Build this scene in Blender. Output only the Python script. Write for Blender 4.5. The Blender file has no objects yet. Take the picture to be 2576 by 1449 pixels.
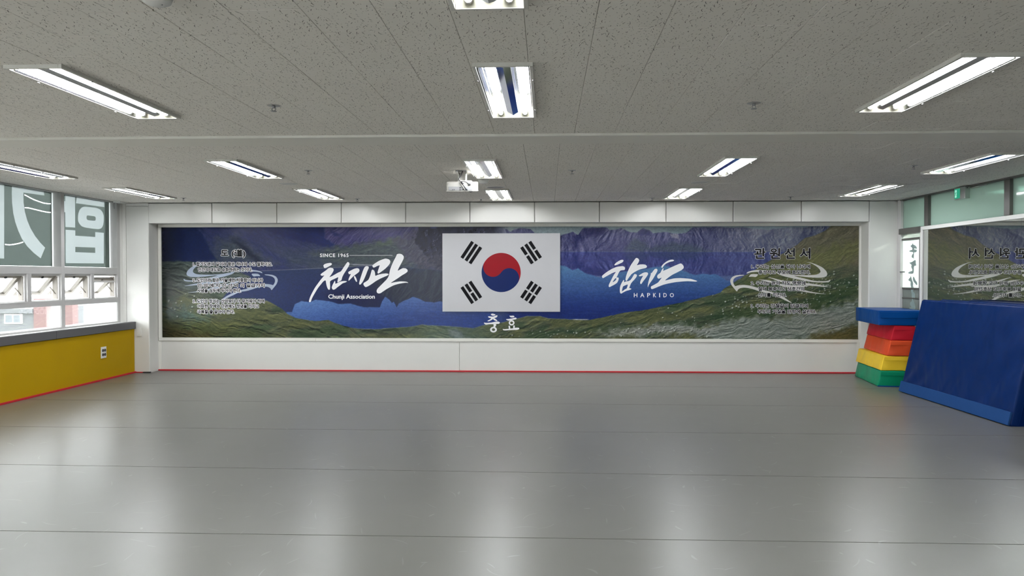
import bpy, bmesh, math, random
import numpy as np
from mathutils import Vector, Matrix
from mathutils.geometry import tessellate_polygon

# ------------------------------------------------------------------ camera, world, exposure
sc = bpy.context.scene
COL = sc.collection
cam_d = bpy.data.cameras.new('camera')
cam_d.sensor_width = 36.0
cam_d.lens = 36.0 * 1870.0 / 2576.0
cam_d.clip_start = 0.05
cam_d.clip_end = 200.0
cam = bpy.data.objects.new('camera', cam_d)
cam.location = (0.0, 0.0, 1.43)
cam.rotation_euler = (math.pi / 2 - 0.0163, 0.0, 0.03314)
COL.objects.link(cam)
sc.camera = cam

SKY = 6.4            # bright overcast daylight
TUBE = 28.0          # radiance of the fluorescent tubes
world = bpy.data.worlds.new('overcast_sky')
sc.world = world
world.use_nodes = True
world.node_tree.nodes['Background'].inputs[0].default_value = (0.96, 0.985, 1.0, 1)
world.node_tree.nodes['Background'].inputs[1].default_value = SKY
sc.view_settings.view_transform = 'Standard'
sc.view_settings.look = 'None'
sc.view_settings.gamma = 1.0
sc.view_settings.use_curve_mapping = False
sc.view_settings.exposure = 1.56
sc.cycles.use_denoising = True
sc.cycles.caustics_reflective = False
sc.cycles.caustics_refractive = False
sc.cycles.max_bounces = 6
sc.cycles.diffuse_bounces = 3
sc.cycles.glossy_bounces = 3
sc.cycles.use_adaptive_sampling = True
sc.cycles.adaptive_threshold = 0.09
sc.cycles.adaptive_min_samples = 16
sc.cycles.transparent_max_bounces = 12
sc.cycles.sample_clamp_indirect = 6.0

random.seed(7)
rng = np.random.default_rng(7)

# ------------------------------------------------------------------ room measures (metres)
WALL_Y = 11.05       # plane of the mural
FRONT_Y = 10.78      # front of the padded band and the pillars
BACK_Y = -3.5        # wall behind the viewer
XL, XR = -6.10, 5.18 # window frame plane, glazed partition plane
XPAD = -5.93         # face of the yellow wall pad
CZ = 2.505           # ceiling

# ------------------------------------------------------------------ materials
def s2l(c):
    return tuple((v / 12.92 if v <= 0.04045 else ((v + 0.055) / 1.055) ** 2.4) for v in c)
def rgb(r, g, b):
    return s2l((r / 255, g / 255, b / 255))
MATS = {}
def new_mat(name):
    m = bpy.data.materials.new(name)
    m.use_nodes = True
    nt = m.node_tree
    nt.nodes.clear()
    out = nt.nodes.new('ShaderNodeOutputMaterial')
    MATS[name] = m
    return m, nt, out
def N(nt, kind, **kw):
    n = nt.nodes.new(kind)
    for k, v in kw.items():
        setattr(n, k, v)
    return n
def mix_rgb(nt, fac, a, b, mode='MIX'):
    n = N(nt, 'ShaderNodeMix', data_type='RGBA', blend_type=mode)
    for sock, val in ((n.inputs[0], fac), (n.inputs[6], a), (n.inputs[7], b)):
        if hasattr(val, 'is_linked'):
            nt.links.new(val, sock)
        elif isinstance(val, (int, float)):
            sock.default_value = val
        else:
            sock.default_value = (*val[:3], 1)
    return n.outputs[2]
def mth(nt, op, a, b=None, c=None, clamp=False):
    n = N(nt, 'ShaderNodeMath', operation=op, use_clamp=clamp)
    for i, v in enumerate((a, b, c)):
        if v is None:
            continue
        if hasattr(v, 'is_linked'):
            nt.links.new(v, n.inputs[i])
        else:
            n.inputs[i].default_value = v
    return n.outputs[0]
def plain(name, col, rough=0.5, metal=0.0, spec=0.5, vary=0.06, scale=9.0, bump=0.0, bump_scale=60.0, coat=0.0):
    """a principled surface with a little procedural mottling and, where wanted, fine relief"""
    m, nt, out = new_mat(name)
    p = N(nt, 'ShaderNodeBsdfPrincipled')
    geo = N(nt, 'ShaderNodeNewGeometry')
    no = N(nt, 'ShaderNodeTexNoise')
    no.inputs['Scale'].default_value = scale
    no.inputs['Detail'].default_value = 3.0
    nt.links.new(geo.outputs['Position'], no.inputs['Vector'])
    dark = tuple(v * (1 - vary) for v in col)
    lite = tuple(min(1, v * (1 + vary)) for v in col)
    nt.links.new(mix_rgb(nt, no.outputs['Fac'], dark, lite), p.inputs['Base Color'])
    p.inputs['Roughness'].default_value = rough
    p.inputs['Metallic'].default_value = metal
    p.inputs['Specular IOR Level'].default_value = spec
    p.inputs['Coat Weight'].default_value = coat
    if bump:
        n2 = N(nt, 'ShaderNodeTexNoise')
        n2.inputs['Scale'].default_value = bump_scale
        n2.inputs['Detail'].default_value = 2.0
        nt.links.new(geo.outputs['Position'], n2.inputs['Vector'])
        b = N(nt, 'ShaderNodeBump')
        b.inputs['Strength'].default_value = bump
        b.inputs['Distance'].default_value = 0.01
        nt.links.new(n2.outputs['Fac'], b.inputs['Height'])
        nt.links.new(b.outputs['Normal'], p.inputs['Normal'])
    nt.links.new(p.outputs[0], out.inputs[0])
    return m
def emitter(name, col, strength):
    m, nt, out = new_mat(name)
    e = N(nt, 'ShaderNodeEmission')
    e.inputs[0].default_value = (*col, 1)
    e.inputs[1].default_value = strength
    nt.links.new(e.outputs[0], out.inputs[0])
    return m
def thin_glass(name, tint, gloss=0.6):
    """thin window glass: sees through, with a faint reflection"""
    m, nt, out = new_mat(name)
    t = N(nt, 'ShaderNodeBsdfTransparent')
    t.inputs[0].default_value = (*tint, 1)
    g = N(nt, 'ShaderNodeBsdfGlossy')
    g.inputs['Roughness'].default_value = 0.02
    fr = N(nt, 'ShaderNodeFresnel')
    fr.inputs[0].default_value = 1.45
    mx = N(nt, 'ShaderNodeMixShader')
    nt.links.new(mth(nt, 'MULTIPLY', fr.outputs[0], gloss), mx.inputs[0])
    nt.links.new(t.outputs[0], mx.inputs[1])
    nt.links.new(g.outputs[0], mx.inputs[2])
    nt.links.new(mx.outputs[0], out.inputs[0])
    return m
def film(name, through, clear, body, trans, rough=0.2, spec=0.5, var=0.0):
    """coloured or frosted film on glass: part see-through, part diffusing, glossy face"""
    m, nt, out = new_mat(name)
    tr = N(nt, 'ShaderNodeBsdfTransparent')
    tr.inputs[0].default_value = (*through, 1)
    tl = N(nt, 'ShaderNodeBsdfTranslucent')
    geo = N(nt, 'ShaderNodeNewGeometry')
    no = N(nt, 'ShaderNodeTexNoise')
    no.inputs['Scale'].default_value = 1.7
    nt.links.new(geo.outputs['Position'], no.inputs['Vector'])
    nt.links.new(mix_rgb(nt, no.outputs['Fac'], tuple(v * (1 - var) for v in trans), tuple(v * (1 + var) for v in trans)), tl.inputs[0])
    p = N(nt, 'ShaderNodeBsdfPrincipled')
    p.inputs['Base Color'].default_value = (*body, 1)
    p.inputs['Roughness'].default_value = rough
    p.inputs['Specular IOR Level'].default_value = spec
    a = N(nt, 'ShaderNodeMixShader')
    a.inputs[0].default_value = 0.5
    nt.links.new(p.outputs[0], a.inputs[1])
    nt.links.new(tl.outputs[0], a.inputs[2])
    b = N(nt, 'ShaderNodeMixShader')
    b.inputs[0].default_value = clear
    nt.links.new(a.outputs[0], b.inputs[1])
    nt.links.new(tr.outputs[0], b.inputs[2])
    nt.links.new(b.outputs[0], out.inputs[0])
    return m

def flecks(nt, vec, scale, half_len, half_wid, keep, seed, turn=6.283, lean=0.0):
    """short randomly turned strokes scattered one per cell; returns a 0..1 mask"""
    off = N(nt, 'ShaderNodeVectorMath', operation='ADD')
    nt.links.new(vec, off.inputs[0])
    off.inputs[1].default_value = (seed * 3.1, seed * 1.7, 0)
    vo = N(nt, 'ShaderNodeTexVoronoi', voronoi_dimensions='2D', feature='F1')
    vo.inputs['Scale'].default_value = scale
    vo.inputs['Randomness'].default_value = 0.9
    nt.links.new(off.outputs[0], vo.inputs['Vector'])
    d = N(nt, 'ShaderNodeVectorMath', operation='SUBTRACT')
    nt.links.new(off.outputs[0], d.inputs[0])
    nt.links.new(vo.outputs['Position'], d.inputs[1])
    sp = N(nt, 'ShaderNodeSeparateXYZ')
    nt.links.new(d.outputs[0], sp.inputs[0])
    cs = N(nt, 'ShaderNodeSeparateColor')
    nt.links.new(vo.outputs['Color'], cs.inputs[0])
    ang = mth(nt, 'ADD', mth(nt, 'MULTIPLY', mth(nt, 'SUBTRACT', cs.outputs[0], 0.5), turn), lean)
    c, s = mth(nt, 'COSINE', ang), mth(nt, 'SINE', ang)
    u = mth(nt, 'ADD', mth(nt, 'MULTIPLY', sp.outputs[0], c), mth(nt, 'MULTIPLY', sp.outputs[1], s))
    v = mth(nt, 'SUBTRACT', mth(nt, 'MULTIPLY', sp.outputs[1], c), mth(nt, 'MULTIPLY', sp.outputs[0], s))
    # bend the stroke a little
    v = mth(nt, 'ADD', v, mth(nt, 'MULTIPLY', mth(nt, 'MULTIPLY', u, u), mth(nt, 'MULTIPLY', mth(nt, 'SUBTRACT', cs.outputs[1], 0.5), 0.5 / half_len)))
    ln = mth(nt, 'MULTIPLY', mth(nt, 'ADD', cs.outputs[1], 0.35), half_len)
    e = mth(nt, 'ADD', mth(nt, 'POWER', mth(nt, 'DIVIDE', u, ln), 2.0), mth(nt, 'POWER', mth(nt, 'DIVIDE', v, half_wid), 2.0))
    inside = mth(nt, 'SUBTRACT', 1.6, e, clamp=True)
    on = mth(nt, 'LESS_THAN', cs.outputs[2], keep)
    return mth(nt, 'MULTIPLY', inside, on)

def ceiling_mat():
    m, nt, out = new_mat('mineral_tile')
    p = N(nt, 'ShaderNodeBsdfPrincipled')
    geo = N(nt, 'ShaderNodeNewGeometry')
    pos = geo.outputs['Position']
    f1 = flecks(nt, pos, 25, 0.0140, 0.0015, 0.52, 1, 1.1, 1.62)
    f2 = flecks(nt, pos, 46, 0.0055, 0.0016, 0.60, 2, 1.4, 1.62)
    no = N(nt, 'ShaderNodeTexNoise')
    no.inputs['Scale'].default_value = 1.1
    no.inputs['Detail'].default_value = 3
    nt.links.new(pos, no.inputs['Vector'])
    base = mix_rgb(nt, no.outputs['Fac'], (0.82, 0.785, 0.735), (0.88, 0.855, 0.805))
    c = mix_rgb(nt, mth(nt, 'MULTIPLY', f1, 0.85), base, (0.09, 0.085, 0.075))
    c = mix_rgb(nt, mth(nt, 'MULTIPLY', f2, 0.60), c, (0.16, 0.15, 0.135))
    nt.links.new(c, p.inputs['Base Color'])
    p.inputs['Roughness'].default_value = 0.95
    p.inputs['Specular IOR Level'].default_value = 0.1
    nt.links.new(p.outputs[0], out.inputs[0])
    return m

def floor_mat():
    m, nt, out = new_mat('grey_sport_vinyl')
    p = N(nt, 'ShaderNodeBsdfPrincipled')
    geo = N(nt, 'ShaderNodeNewGeometry')
    pos = geo.outputs['Position']
    n1 = N(nt, 'ShaderNodeTexNoise'); n1.inputs['Scale'].default_value = 0.9; n1.inputs['Detail'].default_value = 5
    n2 = N(nt, 'ShaderNodeTexNoise'); n2.inputs['Scale'].default_value = 5.0; n2.inputs['Detail'].default_value = 6
    for n in (n1, n2):
        nt.links.new(pos, n.inputs['Vector'])
    base = mix_rgb(nt, n1.outputs['Fac'], (0.135, 0.134, 0.121), (0.168, 0.167, 0.153))
    base = mix_rgb(nt, mth(nt, 'MULTIPLY', n2.outputs['Fac'], 0.2), base, (0.22, 0.22, 0.205))
    scr = flecks(nt, pos, 4.6, 0.060, 0.0034, 0.42, 3)
    scr2 = flecks(nt, pos, 4.6, 0.030, 0.007, 0.2, 4)
    wear = mth(nt, 'MULTIPLY', n2.outputs['Fac'], 0.75)
    c = mix_rgb(nt, mth(nt, 'MULTIPLY', scr, wear), base, (0.27, 0.27, 0.255))
    c = mix_rgb(nt, mth(nt, 'MULTIPLY', scr2, wear), c, (0.30, 0.30, 0.285))
    nt.links.new(c, p.inputs['Base Color'])
    p.inputs['Roughness'].default_value = 0.31
    p.inputs['Specular IOR Level'].default_value = 0.42
    nt.links.new(p.outputs[0], out.inputs[0])
    return m

def vinyl(name, col, rough=0.38, wr=0.35):
    """coated tarpaulin with soft creases"""
    m, nt, out = new_mat(name)
    p = N(nt, 'ShaderNodeBsdfPrincipled')
    geo = N(nt, 'ShaderNodeNewGeometry')
    mp = N(nt, 'ShaderNodeMapping')
    mp.inputs['Scale'].default_value = (1, 1.6, 1.2)
    mp.inputs['Rotation'].default_value = (0.7, 0.2, 0.3)
    nt.links.new(geo.outputs['Position'], mp.inputs['Vector'])
    no = N(nt, 'ShaderNodeTexNoise'); no.inputs['Scale'].default_value = 3.2; no.inputs['Detail'].default_value = 1; no.inputs['Distortion'].default_value = 0.4
    fi = N(nt, 'ShaderNodeTexNoise'); fi.inputs['Scale'].default_value = 420; fi.inputs['Detail'].default_value = 1
    nt.links.new(mp.outputs[0], no.inputs['Vector'])
    nt.links.new(geo.outputs['Position'], fi.inputs['Vector'])
    nt.links.new(mix_rgb(nt, no.outputs['Fac'], tuple(v * 0.88 for v in col), tuple(min(1, v * 1.12) for v in col)), p.inputs['Base Color'])
    p.inputs['Roughness'].default_value = rough
    p.inputs['Specular IOR Level'].default_value = 0.12
    b = N(nt, 'ShaderNodeBump'); b.inputs['Strength'].default_value = wr; b.inputs['Distance'].default_value = 0.05
    nt.links.new(no.outputs['Fac'], b.inputs['Height'])
    b2 = N(nt, 'ShaderNodeBump'); b2.inputs['Strength'].default_value = 0.08; b2.inputs['Distance'].default_value = 0.002
    nt.links.new(fi.outputs['Fac'], b2.inputs['Height'])
    nt.links.new(b.outputs['Normal'], b2.inputs['Normal'])
    nt.links.new(b2.outputs['Normal'], p.inputs['Normal'])
    nt.links.new(p.outputs[0], out.inputs[0])
    return m

M_TILE = ceiling_mat()
M_FLOOR = floor_mat()
M_WHITEPAD = plain('white_vinyl_pad', (0.715, 0.710, 0.682), 0.42, vary=0.03, scale=2.2, bump=0.10, bump_scale=5)
M_WHITE = plain('white_paint', (0.76, 0.755, 0.73), 0.45, vary=0.03)
M_TRIM = plain('cream_trim', (0.76, 0.75, 0.70), 0.35, vary=0.03)
M_BAND = plain('ceiling_band_paint', (0.80, 0.78, 0.72), 0.6, vary=0.04, scale=3)
M_DARKGAP = plain('shadow_gap_board', (0.12, 0.115, 0.11), 0.9)
M_YELLOW = plain('yellow_vinyl_pad', (0.46, 0.285, 0.002), 0.6, spec=0.12, vary=0.05, scale=3, bump=0.15, bump_scale=240)
M_GREYPAD = plain('grey_vinyl_edge', (0.10, 0.10, 0.105), 0.5, vary=0.06, bump=0.2, bump_scale=200)
M_RED = plain('red_strip', rgb(190, 30, 42), 0.5, vary=0.08)
M_ALU = plain('aluminium_window_frame', (0.46, 0.455, 0.45), 0.42, metal=0.0, vary=0.04)
M_ALULITE = plain('light_aluminium', (0.62, 0.61, 0.60), 0.4, vary=0.04)
M_SASH = plain('cream_awning_sash', (0.15, 0.135, 0.115), 0.45, vary=0.04)
M_BLACK = plain('black_plastic', (0.02, 0.02, 0.022), 0.4, vary=0.1)
M_DARKFRAME = plain('bronze_partition_frame', (0.10, 0.098, 0.09), 0.4, vary=0.08)
M_PLASTIC = plain('white_plastic', (0.78, 0.78, 0.76), 0.35, vary=0.02)
M_GREYPLASTIC = plain('grey_plastic', (0.30, 0.30, 0.31), 0.4, vary=0.05)
M_HOUSING = plain('lamp_housing_enamel', (0.66, 0.65, 0.61), 0.35, vary=0.03)
M_REFL = plain('lamp_reflector_metal', (0.72, 0.74, 0.78), 0.07, metal=1.0, vary=0.03)
M_ENDPLATE = plain('lamp_end_plate', (0.42, 0.41, 0.33), 0.5, vary=0.05)
M_TUBE = emitter('fluorescent_tube', (0.97, 0.985, 1.0), TUBE)
M_METAL = plain('brushed_metal', (0.55, 0.55, 0.54), 0.35, metal=1.0, vary=0.05)
M_GLASS = thin_glass('window_glass', (0.97, 0.985, 0.98))
M_CLEARDOOR = thin_glass('door_glass', (0.80, 0.86, 0.84))
M_FILM = film('green_window_film', (0.024, 0.029, 0.0265), 0.72, (0.07, 0.08, 0.075), (0.03, 0.038, 0.035), var=0.15)
M_LETTERFILM = film('white_letter_film', (0.6, 0.66, 0.66), 0.06, (0.16, 0.175, 0.175), (0.072, 0.080, 0.080), rough=0.4)
M_FROST = film('frosted_green_glass', (0.2, 0.3, 0.27), 0.12, (0.24, 0.31, 0.29), (0.33, 0.395, 0.375), rough=0.08, spec=0.6)
M_FROSTDOOR = film('frosted_white_film', (0.6, 0.7, 0.68), 0.05, (0.70, 0.75, 0.74), (0.85, 0.93, 0.91), rough=0.3)
M_GREYFILM = film('grey_door_film', (0.3, 0.33, 0.33), 0.3, (0.16, 0.175, 0.175), (0.2, 0.22, 0.22), rough=0.2)
M_SKYGAP = film('sky_gap_white', (0.5, 0.5, 0.5), 0.05, (0.5, 0.5, 0.5), (0.30, 0.31, 0.31), rough=0.4)
M_SOCKET = plain('dark_socket', (0.06, 0.06, 0.062), 0.5)
M_PROJECTOR = plain('projector_case', (0.50, 0.49, 0.46), 0.45, vary=0.03)
M_GLYPH = plain('grey_green_cut_letter', rgb(140, 160, 158), 0.4, vary=0.05)
M_MIRROR = plain('mirror_silver', (0.72, 0.745, 0.72), 0.012, metal=1.0, vary=0.0)
M_PRINTWHITE = plain('print_white', (0.84, 0.84, 0.86), 0.3, vary=0.02)
M_FLAGWHITE = plain('flag_white', (0.53, 0.53, 0.555), 0.3, vary=0.02)
M_PRINTBLACK = plain('print_black', (0.004, 0.004, 0.006), 0.4, spec=0.12, vary=0.05)
M_FLAGRED = plain('print_red', rgb(150, 6, 26), 0.35, spec=0.2, vary=0.04)
M_FLAGBLUE = plain('print_blue', rgb(2, 30, 92), 0.35, spec=0.2, vary=0.04)
M_LOGO = plain('print_logo_white', (0.60, 0.59, 0.57), 0.3, vary=0.03)
M_LOGOBLUE = plain('print_logo_pale_blue', (0.34, 0.40, 0.52), 0.3, vary=0.25, scale=4)
M_MATBLUE = vinyl('blue_tarpaulin', (.001, .018, .105), 0.45, 0.45)
M_MATSTRIPE = plain('light_blue_canvas', (0.015, 0.060, 0.20), 0.7, spec=0.1, vary=0.06, bump=0.2, bump_scale=300)
M_BGREEN = vinyl('green_tarpaulin', (0.004, 0.24, 0.12), 0.4, 0.3)
M_BYELLOW = vinyl('yellow_tarpaulin', (0.86, 0.58, 0.04), 0.4, 0.4)
M_BORANGE = vinyl('orange_tarpaulin', (0.75, 0.09, 0.03), 0.42, 0.25)
M_BRED = vinyl('red_tarpaulin', (0.56, 0.018, 0.035), 0.42, 0.2)
M_BBLUE = vinyl('cap_blue_tarpaulin', (.002, .062, .27), 0.38, 0.15)
M_CORRIDOR = plain('corridor_paint', (0.62, 0.64, 0.62), 0.6)
M_CORRLOW = plain('corridor_grey_dado', (0.22, 0.23, 0.225), 0.5)
M_ADDEDLAMP = emitter('added_corridor_lamp', (1.0, 0.98, 0.92), 70.0)
M_EXIT = emitter('exit_sign_green', (0.03, 0.34, 0.20), 0.35)
M_EXITW = emitter('exit_sign_white', (0.45, 0.95, 0.75), 0.32)
M_FACADE = plain('pale_render_facade', (0.080, 0.084, 0.087), 0.8, vary=0.03, scale=0.5)
M_FACADEPINK = plain('pink_brick_facade', (0.098, 0.058, 0.056), 0.8, vary=0.05, scale=1.5)
M_OUTGLASS = plain('far_window_glass', (0.06, 0.072, 0.08), 0.15)
M_GROUND = plain('yard_concrete', (0.4, 0.4, 0.39), 0.9)

# ------------------------------------------------------------------ mesh helpers
def link(name, mesh, mat=None, parent=None):
    o = bpy.data.objects.new(name, mesh)
    COL.objects.link(o)
    if mat is not None:
        mesh.materials.append(mat)
    if parent is not None:
        o.parent = parent
    return o
def tag(o, label=None, cat=None, group=None, kind=None):
    if label: o['label'] = label
    if cat: o['category'] = cat
    if group: o['group'] = group
    if kind: o['kind'] = kind
    return o
def thing(name, label, cat, loc=(0, 0, 0), rotz=0.0, group=None):
    o = bpy.data.objects.new(name, None)
    o.empty_display_size = 0.1
    COL.objects.link(o)
    o.location = loc
    o.rotation_euler = (0, 0, rotz)
    return tag(o, label, cat, group)
def bm_box(bm, x0, x1, y0, y1, z0, z1, bevel=0.0, seg=2):
    vs = [bm.verts.new(p) for p in ((x0, y0, z0), (x1, y0, z0), (x1, y1, z0), (x0, y1, z0), (x0, y0, z1), (x1, y0, z1), (x1, y1, z1), (x0, y1, z1))]
    fs = [bm.faces.new([vs[i] for i in f]) for f in ((3, 2, 1, 0), (4, 5, 6, 7), (0, 1, 5, 4), (1, 2, 6, 5), (2, 3, 7, 6), (3, 0, 4, 7))]
    if bevel:
        es = {e for f in fs for e in f.edges}
        bmesh.ops.bevel(bm, geom=list(es), offset=bevel, segments=seg, profile=0.6, affect='EDGES')
    return vs
def fin(bm, name, smooth=False):
    me = bpy.data.meshes.new(name)
    bm.normal_update()
    bm.to_mesh(me)
    bm.free()
    if smooth:
        for p in me.polygons:
            p.use_smooth = True
    return me
def box(name, x0, x1, y0, y1, z0, z1, mat, parent=None, bevel=0.0, seg=2):
    bm = bmesh.new()
    bm_box(bm, min(x0, x1), max(x0, x1), min(y0, y1), max(y0, y1), min(z0, z1), max(z0, z1), bevel, seg)
    return link(name, fin(bm, name), mat, parent)
def boxes(name, lst, mat, parent=None, bevel=0.0):
    bm = bmesh.new()
    for b in lst:
        bm_box(bm, *b, bevel)
    return link(name, fin(bm, name), mat, parent)
def bm_tube(bm, pts, r, n=8, cap=True):
    """a round tube along a poly-line"""
    pts = [Vector(p) for p in pts]
    rings = []
    for i, p in enumerate(pts):
        t = (pts[min(i + 1, len(pts) - 1)] - pts[max(i - 1, 0)]).normalized()
        a = t.orthogonal().normalized() if i == 0 else (a - t * a.dot(t)).normalized()
        b = t.cross(a)
        rr = r[i] if isinstance(r, (list, tuple)) else r
        rings.append([bm.verts.new(p + (a * math.cos(2 * math.pi * k / n) + b * math.sin(2 * math.pi * k / n)) * rr) for k in range(n)])
    for A, B in zip(rings, rings[1:]):
        for k in range(n):
            bm.faces.new((A[k], A[(k + 1) % n], B[(k + 1) % n], B[k]))
    if cap:
        bm.faces.new(rings[0][::-1])
        bm.faces.new(rings[-1])
def tube(name, pts, r, mat, parent=None, n=8, cap=True):
    bm = bmesh.new()
    bm_tube(bm, pts, r, n, cap)
    bmesh.ops.recalc_face_normals(bm, faces=bm.faces)
    return link(name, fin(bm, name, True), mat, parent)
def lathe(name, prof, mat, parent=None, n=24, loc=(0, 0, 0)):
    """turn a profile of (radius, z) about the z axis"""
    bm = bmesh.new()
    rings = []
    for r, z in prof:
        if r < 1e-6:
            rings.append([bm.verts.new((loc[0], loc[1], loc[2] + z))])
        else:
            rings.append([bm.verts.new((loc[0] + r * math.cos(2 * math.pi * k / n), loc[1] + r * math.sin(2 * math.pi * k / n), loc[2] + z)) for k in range(n)])
    for A, B in zip(rings, rings[1:]):
        for k in range(n):
            a0, a1, b0, b1 = A[k % len(A)], A[(k + 1) % len(A)], B[k % len(B)], B[(k + 1) % len(B)]
            f = [v for i, v in enumerate((a0, a1, b1, b0)) if v not in (a0, a1, b1, b0)[:i]]
            if len(f) > 2:
                bm.faces.new(f)
    bmesh.ops.recalc_face_normals(bm, faces=bm.faces)
    return link(name, fin(bm, name, True), mat, parent)
def chaikin(p, it=1):
    for _ in range(it):
        q = []
        for i in range(len(p)):
            a, b = p[i], p[(i + 1) % len(p)]
            q.append((a[0] * 0.8 + b[0] * 0.2, a[1] * 0.8 + b[1] * 0.2))
            q.append((a[0] * 0.2 + b[0] * 0.8, a[1] * 0.2 + b[1] * 0.8))
        p = q
    return p
def flat_shape(name, loops_list, to3d, mat, parent=None, smooth=0):
    """thin printed or cut shape; each entry is [outline, hole, ...] in 2-D"""
    verts, faces = [], []
    for loops in loops_list:
        loops = [chaikin(l, smooth) if smooth else l for l in loops]
        flat = [p for l in loops for p in l]
        base = len(verts)
        verts += [to3d(p) for p in flat]
        for t in tessellate_polygon([[Vector((p[0], p[1], 0)) for p in l] for l in loops]):
            faces.append(tuple(base + i for i in t))
    me = bpy.data.meshes.new(name)
    me.from_pydata(verts, [], faces)
    me.update()
    return link(name, me, mat, parent)
def ellipse(cx, cy, rx, ry, n=36):
    return [(cx + rx * math.cos(2 * math.pi * k / n), cy + ry * math.sin(2 * math.pi * k / n)) for k in range(n)]
def copy_tree(o, parent=None):
    c = o.copy()
    COL.objects.link(c)
    c.parent = parent
    for ch in list(o.children):
        copy_tree(ch, c)
    return c
def structure(o):
    o['kind'] = 'structure'
    return o

# ------------------------------------------------------------------ glyph outlines for the printed lettering, taken once while the scene is still small
TEXTS = {'도 (道)': 1.0, '1. 합기도관의 길이라 함은 하나의 수도 철학이요.': 1.0, '인간의 대도로 승화하려는 것이다.': 1.0, '2. 도인이라 함은 기술에만 치중함이 아니라': 1.0,
         '인·의·예·지·신·선·덕 의 일곱가지': 1.0, '사념을 심두에 두어야 한다.': 1.0, '3. 도인의 정의는 산악보다 더 무거워야 하며': 1.0, '어떠한 장애와 난관에도 정념을 가지고': 1.0,
         '극복할 줄 알아야 한다.': 1.0, '관': 1.0, '원': 1.0, '선': 1.0, '서': 1.0, '1. 우리는 심신을 닦아 나라에': 1.0, '충성하고 부모에 효도한다.': 1.0, '2. 우리는 관의 지도 명령에': 1.0,
         '절대 복종하고 상호간의': 1.0, '신의를 지킨다.': 1.0, '3. 우리는 강철같이 단결하여': 1.0, '무도의 기질을 만방에 살린다.': 1.0, 'SINCE 1965': 1.15, 'Chunji Association': 1.0}
for ch in 'HAPKIDO':
    TEXTS[ch] = 1.0
GLYPHS = {}
tmp = []
for k, sp_ in TEXTS.items():
    cu = bpy.data.curves.new('lettering', 'FONT')
    cu.body = k
    cu.size = 1.0
    cu.resolution_u = 2
    cu.space_character = sp_
    o = bpy.data.objects.new('lettering', cu)
    COL.objects.link(o)
    tmp.append((k, o))
dg = bpy.context.evaluated_depsgraph_get()
for k, o in tmp:
    me = bpy.data.meshes.new_from_object(o.evaluated_get(dg))
    co = np.empty(len(me.vertices) * 3)
    me.vertices.foreach_get('co', co)
    GLYPHS[k] = (co.reshape(-1, 3)[:, :2].copy(), [tuple(f.vertices) for f in me.polygons])
    bpy.data.meshes.remove(me)
for k, o in tmp:
    cu = o.data
    bpy.data.objects.remove(o)
    bpy.data.curves.remove(cu)

# ================================================================== THE SETTING
# ------------------------------------------------------------------ floor: sub-floor and long vinyl strips
floor = structure(box('floor', -6.3, 5.3, BACK_Y - 0.1, 11.2, -0.12, -0.012, M_DARKGAP))
SEAMS = [(-2.85, 0.0), (-1.45, 0.0), (-0.05, -0.004), (1.32, -0.006), (2.68, -0.006), (4.036, -0.0053), (5.388, -0.024), (6.82, -0.0102), (8.297, -0.0144), (9.644, -0.010)]
edges = [(BACK_Y - 0.05, 0.0)] + SEAMS + [(11.12, 0.0)]
for (ya, sa), (yb, sb) in zip(edges, edges[1:]):
    bm = bmesh.new()
    g = 0.002
    xa, xb = -6.25, 5.25
    top = [(xa, ya + sa * xa + g), (xb, ya + sa * xb + g), (xb, yb + sb * xb - g), (xa, yb + sb * xa - g)]
    lo = [bm.verts.new((x, y, -0.012)) for x, y in top]
    hi = [bm.verts.new((x, y, 0.0)) for x, y in top]
    bm.faces.new(hi)
    bm.faces.new(lo[::-1])
    for k in range(4):
        bm.faces.new((lo[k], lo[(k + 1) % 4], hi[(k + 1) % 4], hi[k]))
    es = [e for e in bm.edges if all(v.co.z > -0.001 for v in e.verts)]
    bmesh.ops.bevel(bm, geom=es, offset=0.0025, segments=2, affect='EDGES')
    link('vinyl_strip', fin(bm, 'vinyl_strip'), M_FLOOR, floor)

# ------------------------------------------------------------------ back wall: mural bay, padded band, pillars, wainscot
wall_back = structure(box('wall_back', -6.3, 5.3, 11.07, 11.2, 0, 2.62, M_WHITE))
box('header_box', -5.712, 4.737, 10.80, 11.07, 2.206, 2.50, M_WHITE, wall_back)
pads = [-5.711, -4.761, -3.799, -2.848, -1.903, -0.969, -0.029, 0.905, 1.858, 2.815, 3.779, 4.736]
for i, (a, b) in enumerate(zip(pads, pads[1:])):
    bm = bmesh.new()
    bm_box(bm, a + 0.004, b - 0.004, 10.765, 10.80, 2.203, 2.496, 0.009, 3)
    o = link('wall_pad', fin(bm, 'wall_pad'), M_WHITEPAD, wall_back)
    o.rotation_euler = (0, 0, 0)
pl = box('pillar', -6.12, -5.712, 10.80, 11.07, 0, 2.5, M_WHITE, wall_back)
box('pillar_pad', -6.045, -5.712, 10.768, 10.80, 0.012, 2.455, M_WHITEPAD, pl, 0.006)
box('pillar_pad', -5.733, -5.708, 10.772, 11.05, 0.012, 2.455, M_WHITEPAD, pl, 0.006)
box('corner_strip', -6.10, -6.05, 10.77, 10.80, 0.75, 2.5, M_WHITE, pl, 0.003)
box('head_strip', -6.05, -5.712, 10.775, 10.80, 2.458, 2.5, M_WHITE, pl, 0.003)
pr = box('pillar', 4.737, 5.20, 10.80, 11.07, 0, 2.5, M_WHITE, wall_back)
box('pillar_pad', 4.740, 5.135, 10.768, 10.80, 0.012, 2.49, M_WHITEPAD, pr, 0.006)
box('pillar_pad', 4.730, 4.752, 10.772, 11.05, 0.012, 2.20, M_WHITEPAD, pr, 0.006)
box('corner_strip', 5.138, 5.20, 10.774, 10.80, 0.0, 2.5, M_WHITE, pr, 0.003)
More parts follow.
